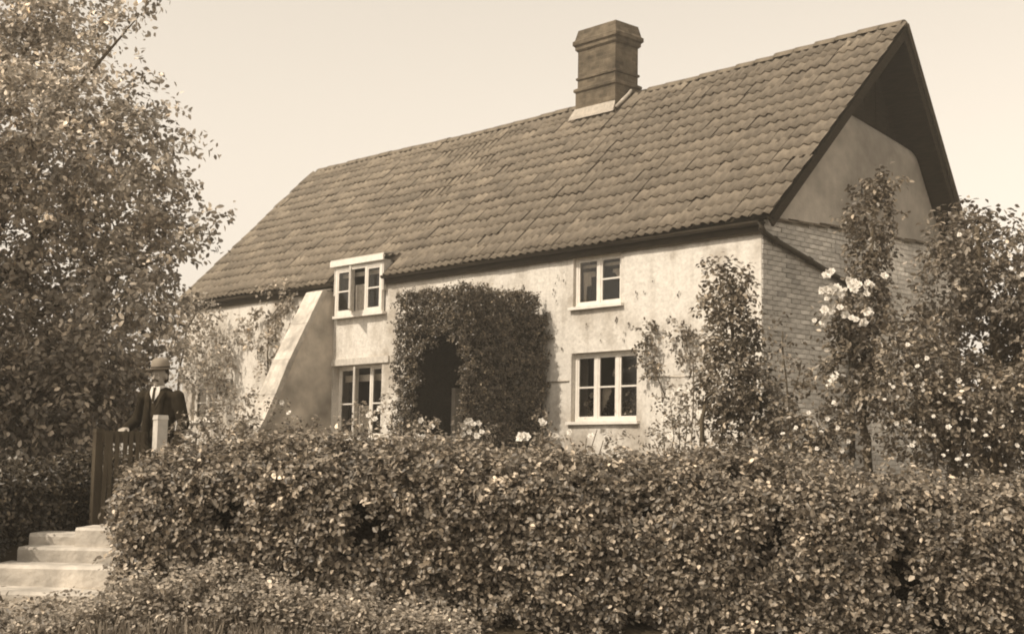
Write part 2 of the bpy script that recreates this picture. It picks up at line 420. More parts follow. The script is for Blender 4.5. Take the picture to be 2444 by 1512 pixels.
# ---------------------------------------------------------------- the cottage
TH = math.radians(42.6)
E0 = np.array([3.8884, 20.7847, 0.0])
DV = np.array([-math.sin(TH), math.cos(TH), 0]); GV = np.array([math.cos(TH), math.sin(TH), 0])
GZ = -.3
def W3(s, u, z): return E0 + DV * s + GV * u + np.array([0, 0, z])
cot = empty('cottage', (E0[0], E0[1], GZ), math.atan2(-DV[1], -DV[0]))
tag(cot, 'long two-storey whitewashed cottage with clay tiled roof and brick gable end', 'cottage')
class LB(MB):
    """collects boxes in cottage coordinates: s leftwards along the front, u into the depth, z above eye level"""
    def bx(s, s0, s1, u0, u1, z0, z1): return s.box(-s1, -s0, u0, u1, z0 - GZ, z1 - GZ)
def lp(s, u, z): return (-s, u, z - GZ)
SLEN = 18.15
UF = .20            # front wall face
S_BR = .29          # brick gable face

# windows: s0, s1, z0, z1
WINS = dict(ur=(3.24, 4.38, 2.80, 3.68), lr=(2.86, 4.40, .80, 1.99), ul=(9.80, 11.44, 3.12, 4.14), ll=(9.86, 11.56, .55, 2.06), far=(16.25, 17.45, .98, 1.85))

def front_wall():
    f = Fbm(21, .9, 4)
    def brk(lo, hi, step, extra):
        n = max(1, round((hi - lo) / step)); a = list(np.linspace(lo, hi, n + 1))
        a = [q for q in a if all(abs(q - e) > step * .3 for e in extra)] + [e for e in extra if lo < e < hi]
        return sorted(a)
    se = [w[0] for w in WINS.values()] + [w[1] for w in WINS.values()]; ze = [w[2] for w in WINS.values()] + [w[3] for w in WINS.values() if w[3] < 3.9]
    ss = brk(S_BR, 17.95, .2, se); zs = brk(GZ - .3, 3.93, .2, ze)
    inside = lambda s, z: any(w[0] < s < w[1] and w[2] < z < w[3] for w in WINS.values())
    mb = LB(); idx = {}
    def vert(i, j):
        if (i, j) not in idx:
            q = np.array([ss[i], zs[j], 0]); du = f(q * 1.2) * .022
            edge = i in (0,) or any(abs(ss[i] - e) < 1e-6 for e in se)
            idx[(i, j)] = len(mb.v); mb.v.append(lp(ss[i], UF + (0 if edge else du), zs[j]))
        return idx[(i, j)]
    for i in range(len(ss) - 1):
        for j in range(len(zs) - 1):
            if inside((ss[i] + ss[i + 1]) / 2, (zs[j] + zs[j + 1]) / 2): continue
            mb.f.append((vert(i + 1, j), vert(i, j), vert(i, j + 1), vert(i + 1, j + 1))); mb.sm.append(True)
    # reveals
    for s0, s1, z0, z1 in WINS.values():
        a, b = UF - .004, UF + .42; zt = min(z1, 3.93)
        mb.add([lp(s0, a, z0), lp(s1, a, z0), lp(s1, a, zt), lp(s0, a, zt), lp(s0, b, z0), lp(s1, b, z0), lp(s1, b, zt), lp(s0, b, zt)],
               [(0, 1, 5, 4), (1, 2, 6, 5), (3, 0, 4, 7)] + ([(2, 3, 7, 6)] if z1 < 3.9 else []))
    o = mb.build('front_wall', M['wash'], cot)
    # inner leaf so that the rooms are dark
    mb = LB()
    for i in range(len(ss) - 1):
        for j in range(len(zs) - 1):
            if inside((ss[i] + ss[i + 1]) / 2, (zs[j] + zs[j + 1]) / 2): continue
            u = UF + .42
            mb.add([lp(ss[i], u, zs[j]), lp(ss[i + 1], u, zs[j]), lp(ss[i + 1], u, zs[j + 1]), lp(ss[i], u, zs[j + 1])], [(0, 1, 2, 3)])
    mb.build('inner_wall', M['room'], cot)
    # far end wall, back wall, floor between storeys
    LB().prism([(UF + .01, GZ - .3), (6.3, GZ - .3), (6.3, 3.3), (3.95, 7.6), (UF + .01, 3.9)], 0, -17.95, -17.65)
    mb = LB()
    z = lambda q: q - GZ
    mb.prism([(UF + .42, z(GZ - .3)), (6.3, z(GZ - .3)), (6.3, z(3.3)), (3.95, z(7.6)), (UF + .42, z(4.05))], 0, -17.95, -17.65)
    mb.build('end_wall', M['render'], cot)
    LB().bx(.8, 17.6, 6.05, 6.3, GZ - .3, 3.3).build('back_wall', M['render'], cot)
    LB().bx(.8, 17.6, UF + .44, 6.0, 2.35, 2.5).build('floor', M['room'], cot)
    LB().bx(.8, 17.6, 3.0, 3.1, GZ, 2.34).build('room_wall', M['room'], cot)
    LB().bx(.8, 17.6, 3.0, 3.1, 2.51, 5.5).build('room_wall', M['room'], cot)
front_wall()

def gable_end():
    # brick return wall: mortar body and single bricks
    z = lambda q: q - GZ
    mb = LB(); mb.prism([(UF + .012, z(GZ - .3)), (6.1, z(GZ - .3)), (6.1, z(3.6)), (5.0, z(4.1)), (UF + .012, z(3.92))], 0, -.62, -(S_BR + .012))
    wall = mb.build('brick_wall', M['mortar'], cot)
    BLn, BH, J = .245, .078, .010
    var = []
    for k in range(6):
        r = np.random.default_rng(k); l, h, dp = BLn - J, BH - J, .05
        q = [(0, 0, 0), (dp, 0, 0), (dp, l, 0), (0, l, 0), (0, 0, h), (dp, 0, h), (dp, l, h), (0, l, h)]
        q = [np.array(a) + r.normal(size=3) * (.002, .003, .0025) for a in q]
        me = MB().hexa(q).mesh('brick', M['brick']); set_tone(me, (.62, .8, .92, 1.0, 1.1, 1.32)[k]); var.append(me)
    spots = []; row = 0; zz = GZ - .1
    while zz < 3.98:
        u = UF + .014 + (0 if row % 2 else BLn / 2)
        if row % 2 == 0: spots.append((UF + .014, zz, .46))
        while u + BLn < 5.9:
            if zz + BH < np.interp(u, [0, 2, 5, 6], [3.9, 4.0, 4.08, 3.7]): spots.append((u, zz, 1.0))
            u += BLn
        zz += BH; row += 1
    spots.sort(key=lambda q: abs(q[0] - .3) * .8 + (0 if q[1] > 1.1 else (1.1 - q[1]) * 3))
    fld = MB(); ft = []
    fn = Fbm(77, 2.2, 3)
    for i, (u, zb, k) in enumerate(spots):
        n = fn(np.array([u, zb, 0])) * 2.0 + random.gauss(0, 1.0)
        me = var[int(np.clip(round(2.6 + n), 0, 5))]
        off = -S_BR - .034 + random.gauss(0, .0035)
        if i < 300:
            o = link('brick', me, wall); o.location = (off, u, zb - GZ); o.scale = (1, k, 1)
        else:
            vs = [(off + v.co.x, u + v.co.y * k, zb - GZ + v.co.z) for v in me.vertices]
            fld.add(vs, [tuple(p.vertices) for p in me.polygons]); ft += [me.attributes['tone'].data[0].value] * 6
    o = fld.build('brick_courses', M['brick'], wall); set_tone(o.data, ft); o['kind'] = 'stuff'
    # weathering tiles on the wall head
    uu = UF - .02
    k = 0
    while uu < 4.7:
        l = .42; zt = float(np.interp(uu, [0, 2, 5], [3.95, 4.04, 4.12])) + random.gauss(0, .008) - .02 * (k % 2)
        LB().hexa([lp(S_BR + .13, uu, zt), lp(S_BR - .09, uu, zt - .05), lp(S_BR - .09, uu + l, zt - .05), lp(S_BR + .13, uu + l, zt),
                   lp(S_BR + .13, uu, zt + .035), lp(S_BR - .09, uu, zt - .02), lp(S_BR - .09, uu + l, zt - .02), lp(S_BR + .13, uu + l, zt + .035)]).build('coping_tile', M['ridge'], wall)
        uu += l + .012; k += 1
    # rendered gable above, with the dark boarded head
    mb = LB(); f = Fbm(5, 1.1, 4)
    poly = lambda u: (min(3.9 + u - .12, np.interp(u, [.3, 3.0, 5.42, 6.2], [6.4, 6.10, 5.70, 5.5]), 7.85 - .24 - (u - 3.95) * 1.8), 3.7)
    us = np.linspace(.32, 6.05, 60); nz = 24
    for i, u in enumerate(us):
        zt, zb = poly(u)
        for j in range(nz + 1):
            zz = zb + (max(zt, zb + .05) - zb) * j / nz
            edge = .10 * max(0, (j - nz + 3) / 3) ** 2
            mb.v.append(lp(.41 + f(np.array([u, zz, 0])) * .025 + edge, u, zz))
    for i in range(59):
        for j in range(nz):
            a = i * (nz + 1) + j; mb.f.append((a, a + nz + 1, a + nz + 2, a + 1)); mb.sm.append(True)
    # close the top edge back to the boards
    base = len(mb.v)
    for i, u in enumerate(us):
        zt, zb = poly(u); mb.v.append(lp(.80, u, max(zt, zb + .05)))
    for i in range(59):
        a = i * (nz + 1) + nz; mb.f.append((a, a + nz + 1, base + i + 1, base + i)); mb.sm.append(False)
    mb.build('gable_render', M['render'], cot)
    hd = link('gable_head', LB().prism([(1.2, z(4.9)), (5.6, z(4.7)), (3.95, z(7.62))], 0, -.90, -.82).mesh('gable_head', M['batten']), cot)
    u = 1.5
    while u < 5.4:
        zt = min(3.9 + u - .2, 7.85 - (u - 3.95) * 1.8 - .2); 
        LB().bx(.78 + random.random() * .012, .818, u, u + .172, 4.9, zt).build('board', M['batten'], hd); u += .18
gable_end()

def sag(s): return -.085 * math.sin(math.pi * min(max(s, 0), 18) / 18) + .03 * math.sin(s * .9 + 1) * .5
RU, RZ = 3.95, 7.85
def roof():
    z = lambda q: q - GZ
    mb = LB()
    def slab(pa, pb, pc, pd):  # quad in (u,z) profile extruded along s
        mb.prism([pa, pb, pc, pd], 0, -SLEN + .02, .02)
    for s0, s1, ue in ((-.02, 9.74, .055), (9.742, 11.498, .34), (11.50, SLEN - .02, .055)):
        mb.prism([(ue, z(3.81 + ue)), (RU, z(RZ - .08)), (RU, z(RZ - .15)), (ue + .045, z(3.785 + ue))], 0, -s1, -s0)
    slab((RU + .001, z(RZ - .08)), (6.62, z(2.97)), (6.55, z(2.93)), (RU + .001, z(RZ - .15)))
    rf = mb.build('roof', M['batten'], cot)
    # rear slope covering, plain ribbed sheet of tiles
    rb = LB(); nn = 180
    for i in range(nn + 1):
        s = -.03 + (SLEN + .03) * i / nn; h = .03 * max(0, math.cos(i * math.pi / 2)) + .02
        rb.v += [lp(s, RU + h, RZ - .03), lp(s, 6.68 + h, 2.93)]
    rb.f = [(2 * i, 2 * i + 1, 2 * i + 3, 2 * i + 2) for i in range(nn)]; rb.sm = [True] * nn
    o = rb.build('rear_slope', M['ridge'], rf)
    # barge boards along the right verge
    def barge(u0, z0, u1, z1, wd, name):
        mb = LB(); du, dz = u1 - u0, z1 - z0; L = math.hypot(du, dz); nu, nz_ = dz / L * wd, -du / L * wd
        if nz_ > 0: nu, nz_ = -nu, -nz_
        mb.prism([(u0, z(z0)), (u1, z(z1)), (u1 + nu, z(z1 + nz_)), (u0 + nu, z(z0 + nz_))], 0, -.045, -.004)
        mb.build(name, M['batten'], rf)
    barge(.02, 3.84, RU - .01, RZ - .09, .16, 'barge_board'); barge(RU + .01, RZ - .09, 6.6, 3.0, .16, 'barge_board')
    # double roman tiles
    TW, TE, TL = .4035, .345, .40
    A = [0, .035, .062, .098, .134, .161, .229, .256, .293, .330, .357, .391]
    H = [0, .002, .026, .044, .026, .002, .002, .026, .044, .026, .002, 0]
    def tile_mesh(k):
        r = np.random.default_rng(k); mb = MB(); n = len(A); hh = r.normal(0, .0022, n); sk = r.normal(0, .004)
        for a, h, e in zip(A, H, hh): mb.v.append((a, 0 + sk * a, h * .95 + .019 + e))
        for a, h in zip(A, H): mb.v.append((a, TL, h * .95))
        for a, h, e in zip(A, H, hh): mb.v.append((a, .004 + sk * a, h * .95 + .004 + e))
        for i in range(n - 1):
            mb.f.append((i, i + 1, n + i + 1, n + i)); mb.sm.append(True)
        for i in range(n - 1):
            mb.f.append((2 * n + i, 2 * n + i + 1, i + 1, i)); mb.sm.append(False)
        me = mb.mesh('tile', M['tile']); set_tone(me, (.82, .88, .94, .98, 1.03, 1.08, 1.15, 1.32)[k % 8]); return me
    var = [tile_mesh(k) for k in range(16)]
    spots = []
    q = math.sqrt(.5)
    for c in range(45):
        for r in range(17):
            s1 = (c + 1) * TW - .04; sm = s1 - TW / 2; b = -.02 if r == 0 else min(.12 + (r - 1) * TE, 5.15)
            u, zz = b * q, 3.9 + b * q
            if r < 2 and 9.72 < sm < 11.52: continue
            if 6.5 < sm < 7.6 and u > 3.42: continue
            w = W3(sm, u, zz); spots.append((np.linalg.norm(w), s1, u, zz, r, c))
    spots.sort()
    fld = MB(); ft = []; fn = Fbm(31, .55, 3)
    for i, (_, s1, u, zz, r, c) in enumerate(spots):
        k = int(np.clip(round(2.0 + .19 * s1 + fn(np.array([s1, u, 0])) * 1.2 + random.gauss(0, 1.7)), 0, 7)) + 8 * random.randint(0, 1)  # tiles grow paler leftwards: a faded veil put into their tone
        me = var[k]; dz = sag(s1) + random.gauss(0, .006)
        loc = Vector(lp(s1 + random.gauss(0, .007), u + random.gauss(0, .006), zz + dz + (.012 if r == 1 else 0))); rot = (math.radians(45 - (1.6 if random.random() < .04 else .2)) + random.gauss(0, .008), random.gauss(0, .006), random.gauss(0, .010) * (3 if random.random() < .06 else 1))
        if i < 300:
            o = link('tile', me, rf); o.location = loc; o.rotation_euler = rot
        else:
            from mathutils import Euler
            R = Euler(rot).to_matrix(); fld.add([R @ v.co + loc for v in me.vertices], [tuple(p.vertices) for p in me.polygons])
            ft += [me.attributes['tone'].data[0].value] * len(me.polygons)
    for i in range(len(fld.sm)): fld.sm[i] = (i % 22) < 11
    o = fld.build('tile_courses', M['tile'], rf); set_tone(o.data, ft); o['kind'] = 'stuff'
    # ridge tiles
    rm = []
    for k in range(3):
        mb = MB(); n = 10; r0 = .135 + .006 * k
        for x in (0, .45):
            for i in range(n + 1):
                a = math.pi * (.04 + .92 * i / n); mb.v.append((x, math.cos(a) * r0, math.sin(a) * r0 * .95 + (.008 if x == 0 else 0)))
        for i in range(n): mb.f.append((i, i + 1, n + 2 + i, n + 1 + i)); mb.sm.append(True)
        mb.f.append(tuple(range(n + 1))); mb.sm.append(False); mb.f.append(tuple(range(n + 1, 2 * n + 2))[::-1]); mb.sm.append(False)
        rm.append(mb.mesh('ridge_tile', M['ridge']))
    s = 0.02
    while s < SLEN - .5:
        if not (6.1 < s + .22 < 7.65):
            o = link('ridge_tile', random.choice(rm), rf); o.location = lp(s + .45, RU, RZ - .10 + sag(s)); o.rotation_euler = (random.gauss(0, .01), random.gauss(0, .008), random.gauss(0, .01))
        s += .455
    # chimney
    z = lambda q: q - GZ
    def ring(s0, s1, u0, u1, zs):
        mb = LB(); 
        for (gq, zz) in zs:
            for a, b in ((s0 - gq, u0 - gq), (s1 + gq, u0 - gq), (s1 + gq, u1 + gq), (s0 - gq, u1 + gq)): mb.v.append(lp(a, b, zz))
        for i in range(len(zs) - 1):
            for k in range(4): mb.f.append((4 * i + k, 4 * i + (k + 1) % 4, 4 * i + 4 + (k + 1) % 4, 4 * i + 4 + k)); mb.sm.append(False)
        mb.f += [(3, 2, 1, 0), tuple(4 * (len(zs) - 1) + k for k in range(4))]; mb.sm += [False] * 2
        return mb
    c = (6.49, 7.58, 3.47, 4.16)
    ch = ring(*c, [(.03, 6.9), (.03, 7.92), (.0, 7.96), (.0, 8.82)]).build('chimney', M['chim'], cot)
    ring(*c, [(.035, 7.90), (.065, 7.925), (.065, 7.975), (.03, 8.0)]).build('string_course', M['chim'], ch)
    ring(*c, [(.004, 8.17), (.03, 8.185), (.03, 8.225), (.004, 8.24)]).build('string_course', M['chim'], ch)
    ring(*c, [(.01, 8.80), (.045, 8.84), (.045, 8.90), (.085, 8.94), (.085, 9.02), (.05, 9.05), (.0, 9.27), (-.10, 9.29)]).build('cap', M['chim'], ch)
    f = LB()
    f.hexa([lp(7.75, 3.36, 7.32), lp(6.46, 3.38, 7.32), lp(6.46, 3.46, 7.40), lp(7.62, 3.46, 7.40), lp(7.72, 3.37, 7.38), lp(6.46, 3.39, 7.38), lp(6.46, 3.45, 7.58), lp(7.62, 3.45, 7.58)])
    f.build('flashing', M['flash'], ch)
    f = LB(); f.tube([lp(6.43, 3.44, 7.40), lp(6.38, 3.60, 7.57), lp(6.38, 3.75, 7.71), lp(6.40, 3.86, 7.83)], [.035, .045, .04, .03], 7); f.build('flashing', M['flash'], ch)
roof()

def eaves():
    mb = LB()
    for a, b in ((S_BR - .08, 9.76), (11.5, 17.95)):
        LB().bx(a, b, .13, .16, 3.66, 3.85).build('fascia', M['batten'], cot)
        g_ = LB(); n = 10; x0, x1 = -b, -a
        for x in (x0, x1):
            for i in range(n + 1):
                w = math.pi + math.pi * i / n; g_.v.append((x, .065 + .058 * math.cos(w), 3.83 - GZ + .058 * math.sin(w)))
        for i in range(n): g_.f.append((i, i + 1, n + 2 + i, n + 1 + i)); g_.sm.append(True)
        g_.build('gutter', M['gutter'], cot)
        LB().bx(a, b, .165, UF - .003, 3.80, 3.83).build('soffit', M['batten'], cot)
    p = [(.20, .06, 3.80), (.20, .07, 3.72), (.21, .16, 3.655), (.21, .36, 3.59), (.21, 1.2, 3.39), (.21, 2.4, 3.09), (.21, 2.5, 2.9), (.21, 2.5, .2)]
    dp = LB().tube([lp(*q) for q in p], .048, 10).build('downpipe', M['gutter'], cot)
    for q in ((.21, .40, 3.58), (.21, 1.3, 3.365)):
        a = np.array(lp(*q)); b = np.array(lp(q[0], q[1] + .08, q[2] - .02)); LB().tube([a, b], .062, 10).build('collar', M['gutter'], dp)
eaves()

# ---- windows
def bar(mb, x0, x1, y0, y1, z0, z1, hinge=None, ang=0):
    """box, swung about a vertical hinge line if asked"""
    v = []
    for zz in (z0, z1):
        for xx, yy in ((x0, y0), (x1, y0), (x1, y1), (x0, y1)):
            if hinge is not None:
                dx, dy = xx - hinge[0], yy - hinge[1]; c, s = math.cos(ang), math.sin(ang)
                xx, yy = hinge[0] + dx * c + dy * s, hinge[1] - dx * s + dy * c
            v.append((xx, yy, zz))
    mb.hexa(v)

def curtain(pts_top, z_fn, y, win, n=14, name='curtain'):
    x0, x1, zt = pts_top; mb = MB()
    for i in range(n + 1):
        t = i / n; x = x0 + (x1 - x0) * t; yy = y + .012 * math.sin(i * 2.2) + .006 * random.gauss(0, 1); zb = z_fn(t)
        for k in range(4): mb.v.append((x + .004 * random.gauss(0, 1), yy + .003 * k, zt + (zb - zt) * k / 3))
    for i in range(n):
        for k in range(3): mb.f.append((4 * i + k, 4 * i + k + 1, 4 * i + 5 + k, 4 * i + 4 + k)); mb.sm.append(True)
    mb.build(name, M['lace'], win)

def window(key, lights, uf, sill=True, frame_w=.055, bar_t=.5):
    s0, s1, z0, z1 = WINS[key]; x0, x1 = -s1, -s0; z0 -= GZ; z1 -= GZ
    y0, y1 = uf, uf + .075; fw = frame_w; n = len(lights)
    mb = MB(); mb.box(x0 + .004, x0 + fw, y0, y1, z0, z1 - .004); mb.box(x1 - fw, x1 - .004, y0, y1, z0, z1 - .004)
    mb.box(x0 + fw, x1 - fw, y0, y1, z1 - fw, z1 - .004); mb.box(x0 + fw, x1 - fw, y0, y1, z0, z0 + fw * .9)
    mw = .062; iw = (x1 - x0 - 2 * fw - mw * (n - 1)) / n; xs = []
    for k in range(n):
        a = x0 + fw + k * (iw + mw); xs.append((a, a + iw))
        if k < n - 1: mb.box(a + iw, a + iw + mw, y0, y1, z0 + fw * .9, z1 - fw)
    win = mb.build('window', M['paint'], cot)
    za, zb = z0 + fw * .9 + .002, z1 - fw - .002
    for (a, b), (kind, ang) in zip(xs, lights):
        a += .002; b -= .002; st = .036; yy0, yy1 = y0 + .010, y0 + .048
        if kind == 'open': yy0, yy1 = y0 - .040, y0 - .002
        hg = (a, yy0) if ang else None; an = math.radians(ang)
        c = MB()
        for q in ((a, a + st, za, zb), (b - st, b, za, zb), (a + st, b - st, zb - st, zb), (a + st, b - st, za, za + st)):
            bar(c, q[0], q[1], yy0, yy1, q[2], q[3], hg, an)
        zm = za + (zb - za) * bar_t
        cas = c.build('casement', M['paint'], win)
        if kind != 'plain':
            c = MB(); bar(c, a + st, b - st, yy0 + .004, yy1 - .004, zm - .014, zm + .014, hg, an); c.build('glazing_bar', M['paint'], win)
            rng = ((za + st, zm - .014), (zm + .014, zb - st))
        else: rng = ((za + st, zb - st),)
        for q0, q1 in rng:
            c = MB(); bar(c, a + st, b - st, yy0 + .018, yy0 + .022, q0, q1, hg, an)
            c.f = [(0, 1, 5, 4)]; c.sm = [False]; tl = random.gauss(0, .004)
            c.v = [(x, y + tl * (1 if i > 3 else -1), z_) for i, (x, y, z_) in enumerate(c.v)]
            c.build('pane', M['glass'], win)
    if sill:
        MB().box(x0 - .07, x1 + .07, UF - .07, y0 - .002, z0 - .055, z0 - .002).build('sill', M['paint'], win)
    return win, xs, za, zb

random.seed(3)
w, xs, za, zb = window('ur', [('plain', 0), ('fixed', 0)], UF + .06, bar_t=.52)
a, b = xs[0]; h = zb - za
MB().box(a, xs[1][1], UF + .17, UF + .185, zb - .13, zb - .075).build('blind', M['lace'], w)
curtain((a + .03, a + .33, zb - .2), lambda t: za + h * (.08 if t < .35 else .42 if t < .7 else .62), UF + .155, w)
curtain((xs[1][0] + .20, xs[1][1], zb - .2), lambda t: zb - .26 - .24 * max(0, t - .1) - (.12 if t > .65 else 0), UF + .155, w)
w, xs, za, zb = window('lr', [('fixed', 0), ('fixed', 0), ('fixed', 0)], UF + .09, sill=True)
curtain((xs[1][0] + .0, xs[1][0] + .22, za + .52), lambda t: za + .10 + .36 * t, UF + .195, w)
MB().lathe([(.003, 0), (.03, .01), (.026, .06), (.003, .14)], ((xs[1][0] + xs[1][1]) / 2 + .05, UF + .22, za + .72), 8).build('blind_pull', M['lace'], w)
w, xs, za, zb = window('ul', [('fixed', 0), ('open', 40), ('fixed', 0)], UF - .10, sill=False, frame_w=.07)
MB().box(-11.56, -9.70, UF - .17, UF - .135, 4.165 - GZ, 4.285 - GZ).build('head_board', M['paint'], w)
MB().hexa([(-11.56, UF - .15, 4.288 - GZ), (-9.70, UF - .15, 4.288 - GZ), (-9.70, UF + .26, 4.36 - GZ), (-11.56, UF + .26, 4.36 - GZ), (-11.56, UF - .15, 4.312 - GZ), (-9.70, UF - .15, 4.312 - GZ), (-9.70, UF + .26, 4.385 - GZ), (-11.56, UF + .26, 4.385 - GZ)]).build('lid', M['paint2'], w)
MB().box(-11.44, -9.80, UF - .13, UF + .30, 4.143 - GZ, 4.20 - GZ).build('head_beam', M['paint2'], w)
for x in (-11.49, -9.795): MB().box(x, x + .045, UF - .10, UF + .40, 3.55 - GZ, 4.14 - GZ).build('cheek', M['paint2'], w)
curtain((xs[1][0], xs[1][1], za + .56), lambda t: za + .02, UF + .005, w)
MB().box(xs[0][0], xs[2][1], UF + .03, UF + .045, zb - .14, zb - .05).build('blind', M['lace'], w)
MB().box(-11.5, -9.75, UF - .115, UF - .01, 3.06 - GZ, 3.115 - GZ).build('sill', M['paint'], w)
w, xs, za, zb = window('ll', [('fixed', 0), ('open', 40), ('fixed', 0)], UF + .16, sill=True, bar_t=.47)
MB().box(xs[0][0], xs[2][1], UF + .275, UF + .29, zb - .27, zb - .13).build('blind', M['lace'], w)
curtain((xs[1][0], xs[1][1], za + .62), lambda t: za + .05, UF + .25, w)
LB().bx(9.62, 11.72, UF - .035, UF + .1, 2.065, 2.20).build('lintel', M['paint2'], cot)
w, xs, za, zb = window('far', [('fixed', 0), ('fixed', 0)], UF + .08)
curtain((xs[0][0], xs[1][1], zb - .05), lambda t: za + .05, UF + .17, w, 20)
# string of mortar in the lower wall and ivy remains
LB().tube([lp(s, UF - .004 + .006 * math.sin(s * 5), 1.50 + .012 * math.sin(s * 3)) for s in np.linspace(4.45, 5.0, 9)], .014, 6).build('string_line', M['buttress'], cot)
LB().tube([lp(s, UF - .004 + .006 * math.sin(s * 5), 1.50 + .012 * math.sin(s * 3)) for s in np.linspace(1.6, 2.8, 12)], .014, 6).build('string_line', M['buttress'], cot)

def ivy_bits():
    pts = [(1535, 690), (1320, 690), (1328, 720), (1322, 680), (1305, 755), (1432, 800), (1488, 800), (1500, 770), (1520, 700), (1345, 650), (1140, 685), (950, 690), (945, 770), (1330, 665), (1470, 760), (1590, 760),
           (1340, 830), (1560, 665), (1100, 690), (1620, 700), (1680, 640), (1400, 775), (1790, 700)]
    mb = MB()
    P = []
    inv = lambda x, y: ray(x, y) * ((E0 + GV * (UF - .02)) @ GV / (ray(x, y) @ GV))
    for x, y in pts:
        c = inv(x, y)
        for k in range(2): P.append(c + DV * random.gauss(0, .018) + np.array([0, 0, random.gauss(0, .05)]))
    P = np.array(P); n = len(P)
    rel = P - np.array([E0[0], E0[1], GZ]); loc = np.stack([rel @ -DV, rel @ GV, rel[:, 2]], 1)
    me = leaf_mesh('ivy_remnants', loc, np.stack([RNG.normal(size=n) * .3, -.25 + RNG.normal(size=n) * .1, -np.ones(n)], 1), np.tile([0, -1.0, .1], (n, 1)) + RNG.normal(size=(n, 3)) * .3, RNG.uniform(.03, .075, n), .5, tones(n, .4, 1, 0), M['leaf_ivy'])
    o = link('ivy_remnants', me, cot); o['kind'] = 'stuff'
ivy_bits()

def buttress():
    z = lambda q: q - GZ
    f = Fbm(8, 1.3, 4)
    prof = [(UF, 3.73), (-.11, 3.64), (-.92, 2.12), (-1.55, .66), (-1.98, -.35), (-1.98, GZ - .35), (UF, GZ - .35)]
    # body: subdivided flanks with an uneven face
    mb = LB()
    S0, S1 = 11.60, 12.16
    us = lambda zz: np.interp(zz, [GZ - .35, -.35, .66, 2.12, 3.64, 3.73], [-1.98, -1.98, -1.55, -.92, -.11, UF - .02])
    zs = np.linspace(GZ - .35, 3.70, 34); nu = 14
    for side, S in ((0, S0), (1, S1)):
        off = len(mb.v)
        for zz in zs:
            for k in range(nu + 1):
                u = UF + (us(zz) + .02 - UF) * k / nu; mb.v.append(lp(S + f(np.array([u, zz, side * 9])) * .02, u, zz))
        for j in range(len(zs) - 1):
            for k in range(nu):
                a = off + j * (nu + 1) + k; q = (a, a + 1, a + nu + 2, a + nu + 1)
                mb.f.append(q if side == 0 else q[::-1]); mb.sm.append(True)
    b = mb.build('buttress', M['buttress'], cot)
    # pale weathered slope as slabs
    seq = [(UF - .004, 3.745), (-.12, 3.66), (-.50, 2.93), (-.90, 2.14), (-1.22, 1.40), (-1.47, .86), (-1.56, .70), (-1.80, .12), (-1.99, -.35)]
    for (u0, z0), (u1, z1) in zip(seq[:-1], seq[1:]):
        g_ = .006; j = random.gauss(0, .008)
        LB().hexa([lp(S1 + .03, u1, z1 + g_), lp(S0 - .03, u1, z1 + g_), lp(S0 - .03, u1 + .12, z1 + g_), lp(S1 + .03, u1 + .12, z1 + g_),
                   lp(S1 + .03, u0 - .01 + j, z0), lp(S0 - .03, u0 - .01 + j, z0), lp(S0 - .03, u0 + .12, z0), lp(S1 + .03, u0 + .12, z0)]).build('coping_slab', M['stone'], b)
    LB().bx(12.17, 12.42, -1.72, -1.30, GZ - .3, .86).build('buttress_foot', M['stone'], b)
buttress()
# front door inside the porch
dr = LB().bx(5.35, 6.3, UF - .02, UF - .006, GZ, 1.8).build('door', M['batten'], cot)

